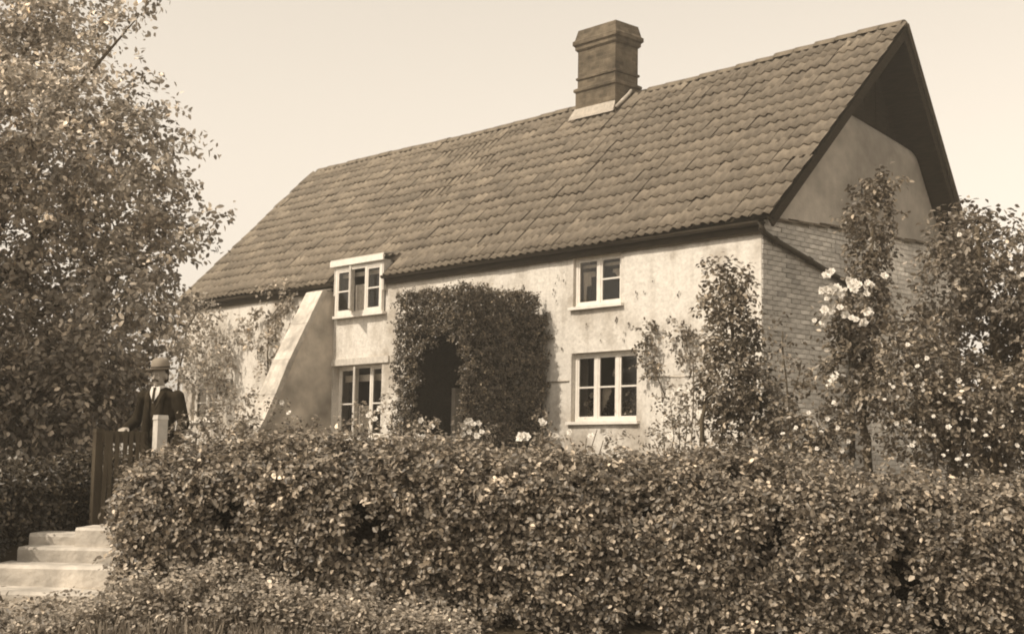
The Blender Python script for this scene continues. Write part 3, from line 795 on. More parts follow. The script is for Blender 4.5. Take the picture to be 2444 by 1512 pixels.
# ---------------------------------------------------------------- porch smothered in clipped evergreen
def porch():
    base = W3(5.9, -.8, GZ); root = empty('porch', base, math.atan2(-DV[1], -DV[0])); tag(root, 'porch smothered in clipped dark evergreen with an arched opening', 'porch')
    S0, S1, U0, U1, ZT = 5.02, 6.95, -1.75, .24, 2.98
    nb = Fbm(15, 2.1, 4)
    def opening(s, z):  # arch in the front face
        c = 5.70; hw = .64
        return abs(s - c) < hw * (1 - max(0, (z - 1.45) / .80) ** 2) ** .5 if z < 2.25 else False
    C = []; O = []
    def addface(n, fn):
        for _ in range(n):
            p, o = fn(); 
            if p is not None: C.append(p); O.append(o)
    def front():
        s = random.uniform(S0, S1); z = random.uniform(GZ, ZT)
        if opening(s, z): return None, None
        return W3(s, U0 + random.uniform(-.02, .22), z), -GV
    def right():
        u = random.uniform(U0, U1); z = random.uniform(GZ, ZT); return W3(S0 + random.uniform(-.02, .2), u, z), -DV
    def left():
        u = random.uniform(U0, U1); z = random.uniform(GZ, ZT); return W3(S1 - random.uniform(-.02, .2), u, z), DV
    def top():
        return W3(random.uniform(S0, S1), random.uniform(U0, U1), ZT + random.uniform(-.15, .05)), np.array([0, 0, 1.0])
    addface(1100, front); addface(1700, right); addface(900, left); addface(1000, top)
    C = np.array(C); O = np.array(O)
    C = C + O * (nb(C)[:, None] * .055)
    # round the shoulders, clip the upper right back corner in steps
    rel = C - E0; s = rel @ DV; u = rel @ GV; z = C[:, 2]
    keep = ~((z > 2.78) & (u > .02) & (s < 5.5))
    C = C[keep]; O = O[keep]
    P, D, Nn, L, tn = cluster_leaves(C, O, 18, .05, (.03, .056), base, up=.15, bright=.09, lo=.5, hi=1.3)
    c, s_ = math.cos(-root.rotation_euler.z), math.sin(-root.rotation_euler.z); R = np.array([[c, -s_, 0], [s_, c, 0], [0, 0, 1]])
    f = link('foliage', leaf_mesh('foliage', P @ R.T, D @ R.T, Nn @ R.T, L, .6, tn, M['leaf_ivy']), root); f['kind'] = 'stuff'
    # woody body behind the leaves, open in front
    rp = lambda s, u, z: (-(s - 5.9), u + .8, z - GZ)
    def pb(mb, s0, s1, u0, u1, z0, z1):
        a = rp(s1, u0, z0); b = rp(s0, u1, z1); mb.box(a[0], b[0], a[1], b[1], a[2], b[2])
    mb = MB(); pb(mb, S0 + .10, S0 + .16, U0 + .12, .22, GZ, 2.72); pb(mb, S1 - .42, S1 - .14, U0 + .14, .22, GZ, 2.72)
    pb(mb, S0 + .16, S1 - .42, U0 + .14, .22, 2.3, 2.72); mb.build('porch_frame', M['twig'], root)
    mb = MB(); pb(mb, 6.42, 6.52, -.74, -.44, GZ, 1.40); mb.build('porch_post', M['render'], root)
porch()

# ---------------------------------------------------------------- hedges
def hedge(name, label, x0, x1, yf, dep, ztop, per, n_front, n_top, size, mat, seed, nb_amp=.13, frame=None, thr=-.52, leaves=0, bright=.09, spray=1.0):
    """hedge along local x; frame = (origin, ux, uy) maps local to world; yf front face, grows back by dep"""
    nb = Fbm(seed, 2.4, 4); nb2 = Fbm(seed + 1, 1.3, 3); nb3 = Fbm(seed + 2, 8.5, 3)
    O_, ux, uy = frame if frame else (np.zeros(3), np.array([1.0, 0, 0]), np.array([0, 1.0, 0]))
    mid = O_ + ux * (x0 + x1) / 2 + uy * (yf + dep / 2); mid = np.array([mid[0], mid[1], float(gz(mid[0], mid[1]))])
    wpt = lambda X, Y, Z: O_ + X[:, None] * ux + Y[:, None] * uy + np.array([0, 0, 1.0]) * Z[:, None]
    def surf(X, T):
        """T runs 0..1 up the front, 1..2 over the top, 2..3 down the back"""
        zt = ztop(X); w = wpt(X, np.full_like(X, yf), zt); zb = gz(w[:, 0], w[:, 1]) - .03
        endr = np.clip(np.minimum(X - x0, x1 - X) / .35, 0, 1); er = np.sqrt(1 - (1 - endr) ** 2)
        zt = zt - .10 * (1 - er)
        rr = .18
        Y = np.where(T < 1, yf + .12 * np.clip((T - .75) / .25, 0, 1) ** 2, np.where(T < 2, yf + .12 + (dep - .24) * (T - 1), yf + dep - .12 * np.clip((2.25 - T) / .25, 0, 1) ** 2))
        Z = np.where(T < 1, zb + (zt - .06 - zb) * T, np.where(T < 2, zt - .06 + .07 * np.sin((T - 1) * math.pi), zt - .06 + (zb - zt + .06) * (T - 2)))
        Yc = yf + dep / 2; Y = Yc + (Y - Yc) * (.35 + .65 * er)
        nY = np.where(T < 1, -1.0, np.where(T < 2, -.25, 1.0)); nZ = np.where(T < 1, .25 + .5 * np.clip((T - .8) / .2, 0, 1), np.where(T < 2, 1.0, .2))
        nX = np.where(X - x0 < .3, -(1 - er), (1 - er) * 1.0)
        Nn = unit(nX[:, None] * ux + nY[:, None] * uy + nZ[:, None] * np.array([0, 0, 1.0]))
        return wpt(X, Y, Z), Nn
    n = n_front + n_top + n_front // 9
    X = RNG.uniform(x0, x1, n); T = np.concatenate([RNG.uniform(.0, 1, n_front), RNG.uniform(1, 2, n_top), RNG.uniform(2, 3, n_front // 9)])
    C, O = surf(X, T); b = nb(C)
    h3 = nb3(C); keep = (h3 > thr) | (RNG.random(n) < .06)
    dis = nb_amp * b + nb_amp * .9 * nb2(C) + spray * (np.clip(RNG.random(n) - .86, 0, 1) * 1.0 + .055 * h3)
    C = C + O * (dis - RNG.random(n) ** 2 * .16)[:, None]; C = C[keep]; O = O[keep]
    root = empty(name, mid); tag(root, label, 'hedge')
    P, D, Nn, L, tn = cluster_leaves(C, O, per, .045, size, mid, up=.35, bright=bright, lo=.38, hi=1.45)
    f = link('foliage', leaf_mesh('foliage', P, D, Nn, L, .62, tn, mat), root); f['kind'] = 'stuff'
    # twiggy heart
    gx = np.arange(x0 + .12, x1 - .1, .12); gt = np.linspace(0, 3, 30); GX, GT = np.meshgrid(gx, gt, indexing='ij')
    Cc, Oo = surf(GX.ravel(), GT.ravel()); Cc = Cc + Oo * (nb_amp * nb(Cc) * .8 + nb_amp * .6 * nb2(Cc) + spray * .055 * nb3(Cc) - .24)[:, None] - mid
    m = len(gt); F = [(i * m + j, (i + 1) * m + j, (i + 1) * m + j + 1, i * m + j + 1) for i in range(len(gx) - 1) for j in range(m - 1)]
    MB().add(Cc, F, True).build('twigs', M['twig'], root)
    if leaves:
        # the largest leaves at the front, one by one
        v = []
        for k in range(5):
            q = np.random.default_rng(k + 90)
            me = leaf_mesh('leaf', np.zeros((1, 3)), np.array([[0, 1.0, 0]]), np.array([[0, 0, 1.0]]), [1.0], .55 + .05 * k, np.array([(.8, 1.1, 1.5, 2.0, 2.6)[k]]), mat, .2 + .03 * k); v.append(me)
        Xl = RNG.uniform(x0 + .2, min(x1, 3.9), leaves); Tl = RNG.uniform(.12, 1.0, leaves); C, O = surf(Xl, Tl)
        C = C + O * (nb_amp * nb(C) + nb_amp * .9 * nb2(C) + spray * .055 * nb3(C) + .08)[:, None] - mid
        for c, o in zip(C, O):
            l = link('leaf', random.choice(v), root); l.location = c; k = random.uniform(.040, .056); l.scale = (k, k, k)
            nn = Vector(o) + Vector((random.gauss(0, .4), random.gauss(0, .3), random.gauss(.2, .4)))
            l.rotation_euler = (nn.to_track_quat('Z', 'Y') @ Vector((0, 0, 1)).rotation_difference(Vector((0, 0, 1)))).to_euler()
            l.rotation_euler.rotate_axis('Z', random.uniform(-3.1, 3.1))
    return root

main_top = lambda X: np.interp(X, [-2.9, -2.6, -2.1, -1.2, 0, 1, 2, 3.2, 5.4], [-.22, -.14, -.03, .05, .06, .03, -.06, -.11, -.10])
hedge('garden_hedge', 'broad leafy garden hedge along the lane in front of the cottage', -2.66, 5.2, 9.2, 1.35, main_top, 12, 16000, 6500, (.024, .058), M['leaf_hedge'], 40, .10, leaves=300, bright=.13)
# low dark hedge left of the steps, running back beside the path
ux = unit(np.array([.30, .95, 0.0])); uy = unit(np.array([-.95, .30, 0.0]))
hedge('low_hedge', 'low dark clipped hedge on the left of the stone steps', 0, 3.4, 0, .95, lambda X: np.interp(X, [0, 3.4], [-.05, -.02]), 10, 2600, 900, (.03, .055), M['leaf_shade'], 60, .08, frame=(np.array([-4.28, 10.35, 0]), ux, uy), bright=.03, spray=.4, thr=-.8)

# ---------------------------------------------------------------- big tree on the left
def blobs_px(lst, Y, dy=0.0, seed=0):
    r = np.random.default_rng(seed); out = []
    for q in lst:
        Yq = Y + (q[3] if len(q) > 3 else r.uniform(-dy, dy)); out.append((at(q[0], q[1], Yq), px(q[2], Yq)))
    return out

def big_tree():
    Y = 17.0
    L = [(95, 60, 70), (60, 150, 95), (180, 130, 60), (40, 260, 130), (200, 240, 100), (290, 270, 70), (340, 190, 34), (110, 360, 170), (300, 370, 110), (395, 300, 45), (375, 400, 65), (440, 330, 22),
         (60, 520, 200), (260, 500, 140), (375, 480, 75), (440, 460, 28), (120, 680, 220), (330, 620, 130), (395, 570, 62), (485, 540, 26), (520, 528, 15), (470, 590, 22), (355, 650, 48), (300, 760, 130), (80, 820, 200), (250, 860, 120), (335, 760, 60), (120, 960, 170), (300, 950, 80), (40, 1040, 120), (180, 1060, 90),
         (280, 45, 30), (320, 25, 26), (345, 5, 16), (250, 55, 16), (100, -20, 60), (130, 8, 30)]
    bl = blobs_px(L, Y, 1.3, 5)
    # the crown goes on to the left of the picture and towards the lane
    for x, y, z, r in ((-7.6, 16, 3.6, 1.7), (-8.2, 15, 1.8, 1.8), (-7.4, 13.6, 4.3, 1.5), (-8.2, 17.5, 5.2, 1.6), (-6.9, 14.2, 3.2, 1.2), (-7.0, 18.5, 6.2, 1.3)):
        bl.append((np.array([x, y, z]), r))
    base = np.array([-6.6, 16.6, float(gz(-6.6, 16.6))]); top = at(95, 330, 17)
    st = [[base, base + (.05, .05, 2.0), base + (.3, .1, 4.2), top]]
    for (x, y) in ((300, 400), (430, 600), (60, 300), (330, 40), (300, 750), (200, 240)):
        p = at(x, y, 17); m = base + (.12, .05, max(1.2, (p[2] - base[2]) * .55)); st.append([m, (m + p) / 2 + (0, 0, .15), p])
    st.append([base + (0, 0, 1.9), np.array([-7.2, 15, 2.6]), np.array([-7.3, 13.8, 3.8])])
    plant('broadleaf_tree', 'tall spreading broadleaf tree beside the gate and left end of the cottage', 'tree', base, bl, 24, 13, .10, (.055, .11), M['leaf_tree'], stems=st[:1], stem_r=.17, trunk_name='trunk',
          noise=Fbm(9, 2.4, 3), thr=-.8, bright=.13, shell=.35)
    root = bpy.data.objects['broadleaf_tree']
    for b in st[1:]:
        q = [np.array(k) - base for k in b]; MB().tube(q, [.06, .035, .008], 7).build('branch', M['bark'], root)
big_tree()

b = blobs_px([(60, 980, 110), (170, 990, 100), (270, 975, 75), (320, 900, 34), (10, 1060, 90), (130, 890, 90), (230, 880, 60), (-60, 940, 130), (310, 1010, 50), (60, 860, 90)], 15.6, .5, 31)
base_ = at(150, 1150, 15.6); base_[2] = float(gz(base_[0], base_[1]))
plant('laurel_bush', 'dense dark bush in the shade under the tree behind the gate', 'bush', base_, b, 42, 11, .08, (.06, .105), M['leaf_hedge'], [[base_, at(150, 1000, 15.6), at(140, 900, 15.6)], [base_, at(260, 980, 15.6)]], .05, bright=.10)

# ---------------------------------------------------------------- plants against and in front of the cottage
def on_front(x, y, u):
    d = ray(x, y); return d * (((E0 + GV * u) @ GV) / (d @ GV))
def blobs_front(lst, u, flat=.35):
    out = []
    for x, y, r in lst:
        p = on_front(x, y, u); k = r * (p @ FW) / FPX; out.append((p, k))
    return out
def gbase(p): return np.array([p[0], p[1], float(gz(p[0], p[1]))])

b = blobs_front([(470, 745, 38), (440, 790, 45), (490, 820, 42), (430, 870, 55), (480, 900, 45), (400, 820, 40), (505, 760, 22)], -.5)
plant('corner_shrub', 'tall leafy shrub covering the far left corner of the cottage wall', 'shrub', gbase(b[3][0]), b, 18, 10, .10, (.07, .12), M['leaf_tree'], [[gbase(b[3][0]), b[3][0], b[0][0]]], .04)
b = blobs_front([(690, 705, 26), (655, 715, 34), (640, 770, 38), (680, 760, 30), (605, 770, 26), (660, 830, 34), (620, 830, 26), (585, 800, 22), (640, 890, 26), (600, 900, 20), (560, 830, 20), (550, 890, 22), (700, 735, 22), (535, 930, 24), (520, 900, 18), (560, 950, 22)], .12)
fl = [(on_front(x, y, -.1), .07) for x, y in ((668, 820), (672, 870), (640, 905))]
plant('wall_vine', 'vine climbing the whitewashed wall left of the buttress', 'climber', gbase(b[8][0]), b, 20, 9, .09, (.07, .13), M['leaf_pale'], [[gbase(b[8][0]), b[8][0], b[2][0], b[0][0]]], .025, flowers=None, noise=Fbm(13, 2.5, 3), thr=-.4)
b = blobs_front([(575, 960, 30), (540, 1000, 30), (610, 950, 24), (580, 1020, 34), (500, 980, 30), (660, 985, 22)], -2.2)
fl = [(on_front(x, y, -2.6), .06) for x, y in ((575, 985), (690, 985), (672, 960), (600, 1010))]
plant('low_rose', 'pale low bush at the foot of the wall left of the buttress', 'bush', gbase(b[0][0]), b, 22, 9, .09, (.06, .10), M['leaf_pale'], [[gbase(b[0][0]), b[0][0]]], .02, flowers=fl)
b = blobs_px([(470, 1040, 45, 0), (540, 1030, 40, .3), (600, 1035, 30, .5), (430, 1060, 30, -.2)], 12.6)
plant('gate_bush', 'small dull bush between the white gate post and the hedge', 'bush', gbase(b[0][0]), b, 60, 9, .05, (.035, .06), M['leaf_hedge'], [[gbase(b[0][0]), b[0][0]]], .015)
# border by the lower left window
b = blobs_front([(850, 985, 14), (880, 1010, 22), (910, 985, 20), (930, 1010, 20), (830, 1025, 20), (870, 970, 12), (925, 965, 12), (800, 1040, 18), (700, 1020, 22), (740, 1040, 25)], -1.0)
fl = [(on_front(x, y, -1.5), .065) for x, y in ((905, 975), (880, 990), (925, 1000), (860, 1015), (915, 1020), (895, 1000))]
plant('window_rose', 'flowering bush under the lower window beside the porch', 'bush', gbase(b[1][0]), b, 22, 7, .08, (.05, .09), M['leaf_pale'], [[gbase(b[1][0]), b[1][0]]], .015, flowers=fl, shell=.2)
# roses before the porch
def rose(name, label, pts, fl, Y, mat='leaf_pale', dens=45, size=(.04, .07), thr=-.3, stem=.012, fr=.05, cat='rose bush', per=7):
    b = blobs_px(pts, Y, .3, 2); base = gbase(b[0][0])
    f = [(at(x, y, Y - .45), fr * random.uniform(.8, 1.15)) for x, y in fl]
    st = [[base + (random.gauss(0, .06), 0, 0), q[0]] for q in b[:5]]
    return plant(name, label, cat, base, b, dens, per, .06, size, M[mat], st, stem, flowers=f, noise=Fbm(len(pts) * 7, 3, 3), thr=thr, shell=.25, group='rose bushes along the cottage front')
rose('rose_bush', 'white rose bush at the left foot of the porch opening', [(1015, 1030, 26), (1000, 1015, 16), (1030, 1010, 14), (985, 1045, 20)], [(1005, 1003), (1030, 1018), (995, 1040), (1010, 1042)], 18.5)
rose('rose_bush', 'white rose bush in full bloom right of the porch opening', [(1125, 1030, 26), (1105, 1015, 18), (1150, 1020, 18), (1140, 1050, 22)], [(1122, 1003), (1130, 1012), (1108, 1018), (1105, 1036), (1120, 1030), (1138, 1040), (1150, 1030), (1115, 1005), (1142, 1010)], 18.5)
rose('rose_bush', 'small rose bush with one large white bloom before the porch flank', [(1250, 1050, 16), (1235, 1055, 12)], [(1249, 1040), (1243, 1043), (1256, 1042)], 17.5, fr=.075)
rose('rose_bush', 'rose bush at the right corner of the porch under the wall', [(1295, 1030, 20), (1280, 1050, 20), (1315, 1050, 22), (1290, 1005, 14)], [(1292, 1005), (1298, 1012), (1325, 1040)], 18.0)
rose('rose_bush', 'pale leafed rose bush below the three-light lower right window', [(1400, 1045, 26), (1440, 1050, 26), (1475, 1060, 26), (1360, 1045, 22), (1425, 1025, 16), (1385, 1025, 12)], [(1360, 1030), (1440, 1030), (1410, 1040)], 17.0)
rose('rose_bush', 'loose flowering rose bush right of the lower window against the wall', [(1600, 960, 30), (1620, 1000, 36), (1585, 1020, 32), (1640, 950, 24), (1560, 1050, 30), (1650, 1030, 34), (1610, 930, 18)], [(1600, 940), (1622, 930), (1640, 935), (1585, 1000), (1630, 985), (1575, 965), (1612, 955), (1660, 1020), (1600, 1040)], 17.5, thr=-.2)
b = blobs_front([(1550, 800, 20), (1540, 830, 18), (1545, 860, 26), (1565, 885, 22), (1535, 880, 16), (1558, 785, 10)], .1)
plant('wall_climber', 'dark climber hanging over the right corner of the lower window', 'climber', gbase(b[3][0]), b, 45, 10, .06, (.05, .085), M['leaf_dark'], [[gbase(on_front(1585, 1000, .2)), on_front(1590, 950, .2), b[3][0], b[0][0]]], .012, group='climbers on the front wall')
b = blobs_front([(1625, 790, 26), (1640, 820, 30), (1655, 860, 24), (1615, 800, 14), (1665, 800, 20)], .1)
plant('wall_climber', 'greyish climber on the wall just left of the tall corner shrub', 'climber', gbase(b[2][0]), b, 40, 9, .06, (.05, .09), M['leaf_hedge'], [[gbase(on_front(1660, 1000, .2)), b[2][0], b[0][0]]], .012, group='climbers on the front wall')
Y = 15.0
b = blobs_px([(1740, 680, 42), (1705, 720, 30), (1780, 705, 30), (1735, 740, 55), (1700, 770, 26), (1790, 760, 26), (1745, 810, 52), (1715, 840, 40), (1765, 870, 55), (1740, 920, 60), (1800, 930, 60), (1710, 960, 45), (1780, 990, 75), (1840, 970, 45), (1730, 1050, 60), (1820, 1050, 70), (1745, 650, 18), (1700, 660, 14)], Y, .25, 3)
base = gbase(at(1775, 1130, Y))
st = [[base, at(1770, 1000, Y), at(1750, 820, Y), at(1742, 690, Y)], [base + (-.35, -.1, 0), at(1675, 1000, Y - .3), at(1685, 950, Y - .3), at(1710, 925, Y - .2)]]
fl = [(at(x, y, Y - .5), random.uniform(.03, .045)) for x, y in ((1770, 1035), (1755, 1050), (1800, 1045), (1735, 1040), (1785, 1060), (1668, 985), (1700, 1060))]
plant('corner_bush', 'tall dark bush standing at the near corner of the white wall', 'bush', base, b, 58, 11, .07, (.045, .08), M['leaf_dark'], st, .03, flowers=fl, bright=.10)
b = blobs_px([(1870, 790, 20), (1890, 830, 22), (1855, 840, 20), (1880, 880, 26), (1850, 900, 24), (1910, 880, 20)], 17, .2, 6)
base = gbase(at(1880, 1060, 17))
plant('thin_shrub', 'thin see-through shrub before the brick end wall', 'shrub', base, b, 22, 5, .07, (.05, .085), M['leaf_hedge'], [[base, at(1880, 950, 17), at(1868, 790, 17)], [base, at(1890, 960, 17), at(1912, 860, 17)]], .018)
Y = 13.5
b = blobs_px([(2100, 440, 30), (2080, 470, 42), (2070, 530, 52), (2105, 510, 36), (2070, 590, 50), (2055, 640, 40), (2085, 680, 40), (2060, 740, 70), (2020, 790, 55), (2075, 820, 70), (2040, 880, 65), (2080, 930, 60), (2030, 960, 50), (2105, 430, 16)], Y, .22, 8)
base = gbase(at(2080, 1165, Y))
st = [[base, at(2070, 1080, Y), at(2060, 980, Y), at(2065, 760, Y), at(2090, 470, Y)]]
fl = []
for cx, cy, n, sp in ((1975, 700, 6, 14), (2005, 690, 7, 16), (2040, 690, 6, 14), (2065, 680, 4, 12), (1985, 740, 5, 14), (2070, 745, 4, 12), (1985, 905, 5, 10), (1975, 655, 3, 9), (2045, 760, 3, 14), (1965, 770, 3, 10), (2110, 660, 1, 4)):
    for _ in range(int(n * 1.7)): fl.append((at(cx + random.gauss(0, sp * .75), cy + random.gauss(0, sp * .6), Y - .5 + random.gauss(0, .06)), random.uniform(.026, .052)))
plant('climbing_rose', 'tall pillar of climbing rose with clustered white blooms before the brick gable', 'rose', base, b, 60, 11, .06, (.045, .075), M['leaf_dark'], st, .05, flowers=fl, trunk_name='trunk')
Y = 14.5
b = blobs_px([(2310, 540, 40), (2265, 600, 40), (2270, 560, 42), (2350, 550, 44), (2300, 620, 75), (2390, 610, 60), (2340, 505, 22), (2415, 540, 16), (2430, 600, 26), (2280, 710, 85), (2390, 720, 95), (2480, 740, 110), (2230, 800, 70), (2330, 820, 100), (2450, 850, 110), (2540, 640, 90), (2580, 820, 140), (2400, 950, 110), (2300, 940, 90), (2480, 980, 110), (2330, 1040, 90), (2420, 1060, 90)], Y, .5, 9)
base = gbase(at(2380, 1100, Y)); f = [(at(x, y, Y - .9), .03) for x, y in ((2290, 560), (2410, 610), (2440, 655), (2330, 900), (2360, 905), (2300, 870), (2440, 890))]
plant('lilac_bush', 'large round bush rising at the far end of the brick gable', 'bush', base, b, 42, 11, .08, (.05, .088), M['leaf_hedge'], [[base, at(2385, 950, Y), at(2350, 700, Y), at(2330, 540, Y)], [base, at(2420, 900, Y), at(2430, 640, Y)]], .06, flowers=f, trunk_name='trunk', noise=Fbm(19, 2, 3), thr=-.85)
Y = 12.4
b = blobs_px([(2160, 870, 70), (2230, 900, 80), (2150, 960, 70), (2250, 980, 90), (2330, 960, 85), (2180, 1050, 70), (2290, 1070, 85), (2400, 960, 90), (2400, 1070, 90), (2490, 1010, 110), (2550, 900, 120), (2140, 800, 40), (2210, 790, 45)], Y, .35, 12)
base = gbase(at(2260, 1150, Y)); f = [(at(x + random.gauss(0, 5), y + random.gauss(0, 5), Y - .75), random.uniform(.016, .030)) for x, y in ((2120, 960), (2150, 945), (2205, 935), (2230, 990), (2250, 890), (2290, 905), (2300, 960), (2270, 1030), (2330, 1000), (2180, 1075), (2380, 985), (2400, 1010), (2415, 900), (2360, 1070), (2310, 1090), (2210, 860), (2160, 830), (2140, 1010), (2340, 890), (2350, 1040), (2225, 1030), (2420, 1060))]
for _ in range(45):
    f.append((at(random.uniform(2110, 2440), random.uniform(800, 1110), Y - .75 + random.gauss(0, .08)), random.uniform(.012, .024)))
plant('flowering_bush', 'wide tangled flowering bush behind the right half of the hedge', 'bush', base, b, 60, 11, .06, (.04, .07), M['leaf_dark'], [[base, at(2260, 1000, Y), at(2240, 880, Y)], [base + (.4, 0, 0), at(2390, 1000, Y), at(2400, 880, Y)]], .035, flowers=f, bright=.09, noise=Fbm(23, 2.2, 3), thr=-.85)
Y = 12.6
b = blobs_px([(1880, 1000, 40), (1930, 1010, 45), (1980, 1010, 45), (1900, 1070, 50), (1960, 1080, 50), (2020, 1060, 45), (1850, 1090, 40), (1940, 930, 28), (1970, 880, 26)], Y, .3, 14)
base = gbase(at(1930, 1150, Y)); f = [(at(x, y, Y - .45), .024) for x, y in ((1900, 1020), (1960, 1030), (1930, 985), (1912, 1040), (1975, 1000), (1950, 1070), (1868, 1035), (2010, 1075), (1990, 960), (2000, 1020), (2025, 1052), (1885, 1060))]
plant('border_bush', 'dense low bush between the corner bush and the climbing rose', 'bush', base, b, 60, 10, .06, (.04, .07), M['leaf_dark'], [[base, at(1930, 1000, Y)]], .025, flowers=f, bright=.09)
# geraniums inside the lower right window
for (s, lab) in ((3.25, 'potted geranium inside the right light of the lower window'), (4.1, 'potted geranium inside the left light of the lower window')):
    base = W3(s, UF + .29, .80); bl = [(base + (0, 0, .22), .13), (base + (.05, .0, .34), .10)]
    r = plant('potted_plant', lab, 'house plant', base, bl, 120, 5, .05, (.05, .08), M['leaf_pale'], [[base, base + np.array([0, 0, .25])]], .008, group='potted plants inside the lower window', flowers=[(base - GV * .08 + (0, 0, .46), .06), (base - GV * .1 + DV * .12 + np.array([0, 0, .30]), .05)])
    MB().lathe([(.06, 0), (.085, .13), (.09, .13), (.09, .16), (.075, .16), (.07, .14)], (0, 0, 0), 12).build('flower_pot', M['ridge'], r)

# ---------------------------------------------------------------- steps, gate, posts
def steps():
    root = empty('stone_steps', (-3.35, 10.9, -1.0)); tag(root, 'short flight of pale worn stone steps at the end of the hedge', 'steps')
    o = np.array([-3.35, 10.9, -1.0])
    def blk(x0, x1, y0, y1, z0, z1, name):
        n = 10; mb = MB(); f = Fbm(int(abs(z1 * 1000)), 3, 3); pts = []
        xs = np.linspace(x0, x1, n + 1)
        for x in xs:
            e = f(np.array([x, z1, 0])) * .022
            for (y, z) in ((y0 + e, z0), (y0 + e * 1.5, z1 - .025), (y0 + .02 + e, z1 + e * .6), (y1, z1 + e * .4), (y1, z0)):
                pts.append((x - o[0], y - o[1], z - o[2]))
        F = [(5 * i + k, 5 * i + 5 + k, 5 * i + 6 + k, 5 * i + 1 + k) for i in range(n) for k in range(4)] + [tuple(range(5))[::-1], tuple(5 * n + k for k in range(5))]
        return mb.add(pts, F).build(name, M['stone'], root)
    blk(-3.90, -2.70, 10.58, 11.02, -1.15, -.80, 'step'); blk(-3.84, -2.68, 10.98, 11.32, -1.1, -.685, 'step')
    blk(-3.87, -3.42, 11.30, 11.75, -1.0, -.60, 'step'); blk(-3.44, -3.16, 11.12, 11.6, -1.0, -.535, 'kerb_stone')
    blk(-3.98, -2.8, 10.15, 10.60, -1.3, -.955, 'step')
steps()

def gate():
    a = at(243, 1030, 12.05); b = at(352, 1030, 12.2); base = np.array([a[0], a[1], float(gz(a[0], a[1]))]); dr = b - a; dr[2] = 0; L = np.linalg.norm(dr)
    root = empty('garden_gate', base, math.atan2(dr[1], dr[0])); tag(root, 'low dark picket gate in front of the standing person', 'gate')
    top = a[2] - base[2]
    MB().box(0, L, -.02, .02, top - .09, top + .01).build('rail', M['wood'], root); MB().box(0, L, -.02, .02, .14, .22).build('rail', M['wood'], root)
    MB().hexa([(0, .0, .22), (.06, .0, .22), (.06, .035, .22), (0, .035, .22), (L - .08, .0, top - .1), (L - .02, .0, top - .1), (L - .02, .035, top - .1), (L - .08, .035, top - .1)]).build('brace', M['wood'], root)
    n = 7; pm = MB(); zt = top - .01
    pm.add([(-.018, -.038, .06), (.018, -.038, .06), (.018, -.022, .06), (-.018, -.022, .06), (-.018, -.038, zt), (.018, -.038, zt), (.018, -.022, zt), (-.018, -.022, zt), (0, -.038, zt + .03), (0, -.022, zt + .03)],
           [(0, 3, 2, 1), (0, 1, 5, 8, 4), (1, 2, 6, 5), (2, 3, 7, 9, 6), (3, 0, 4, 7), (4, 8, 9, 7), (8, 5, 6, 9)])
    me = pm.mesh('picket', M['wood'])
    for k in range(n):
        o = link('picket', me, root); o.location = (.03 + (L - .06) * k / (n - 1), 0, 0); o.rotation_euler = (0, random.gauss(0, .012), 0)
    # the two posts
    for (x, lab, mat, yt, Yp, w) in ((236, 'thin dark wooden gate post at the hinge side of the picket gate', 'wood', 1022, 12.05, .07), (384, 'stout white painted gate post with a flat top beside the picket gate', 'paint2', 990, 12.1, .094)):
        p = at(x, yt, Yp); g0 = float(gz(p[0], p[1])); h = p[2] - g0
        e = empty('gate_post', (p[0], p[1], g0), .68); tag(e, lab, 'gate post', 'posts of the garden gate')
        q = w / 2; MB().hexa([(-q, -q, -.1), (q, -q, -.1), (q, q, -.1), (-q, q, -.1), (-q, -q, h - .04), (q, -q, h - .04), (q, q, h - .04), (-q, q, h - .04)]).build('shaft', M[mat], e)
        q2 = q * 1.12; MB().hexa([(-q2, -q2, h - .04), (q2, -q2, h - .04), (q2, q2, h - .04), (-q2, q2, h - .04), (-q, -q, h), (q, -q, h), (q, q, h), (-q, q, h)]).build('post_cap', M[mat], e)
gate()

# ---------------------------------------------------------------- the man at the gate
def remesh(mb, name, mat, voxel, parent, smooth=4):
    o = mb.build(name + '_tmp', mat); m = o.modifiers.new('r', 'REMESH'); m.mode = 'VOXEL'; m.voxel_size = voxel
    s = o.modifiers.new('s', 'SMOOTH'); s.factor = .5; s.iterations = smooth
    dg = bpy.context.evaluated_depsgraph_get(); me = bpy.data.meshes.new_from_object(o.evaluated_get(dg)); me.name = name
    bpy.data.objects.remove(o); me.polygons.foreach_set('use_smooth', [True] * len(me.polygons))
    if not me.materials: me.materials.append(mat)
    return link(name, me, parent)

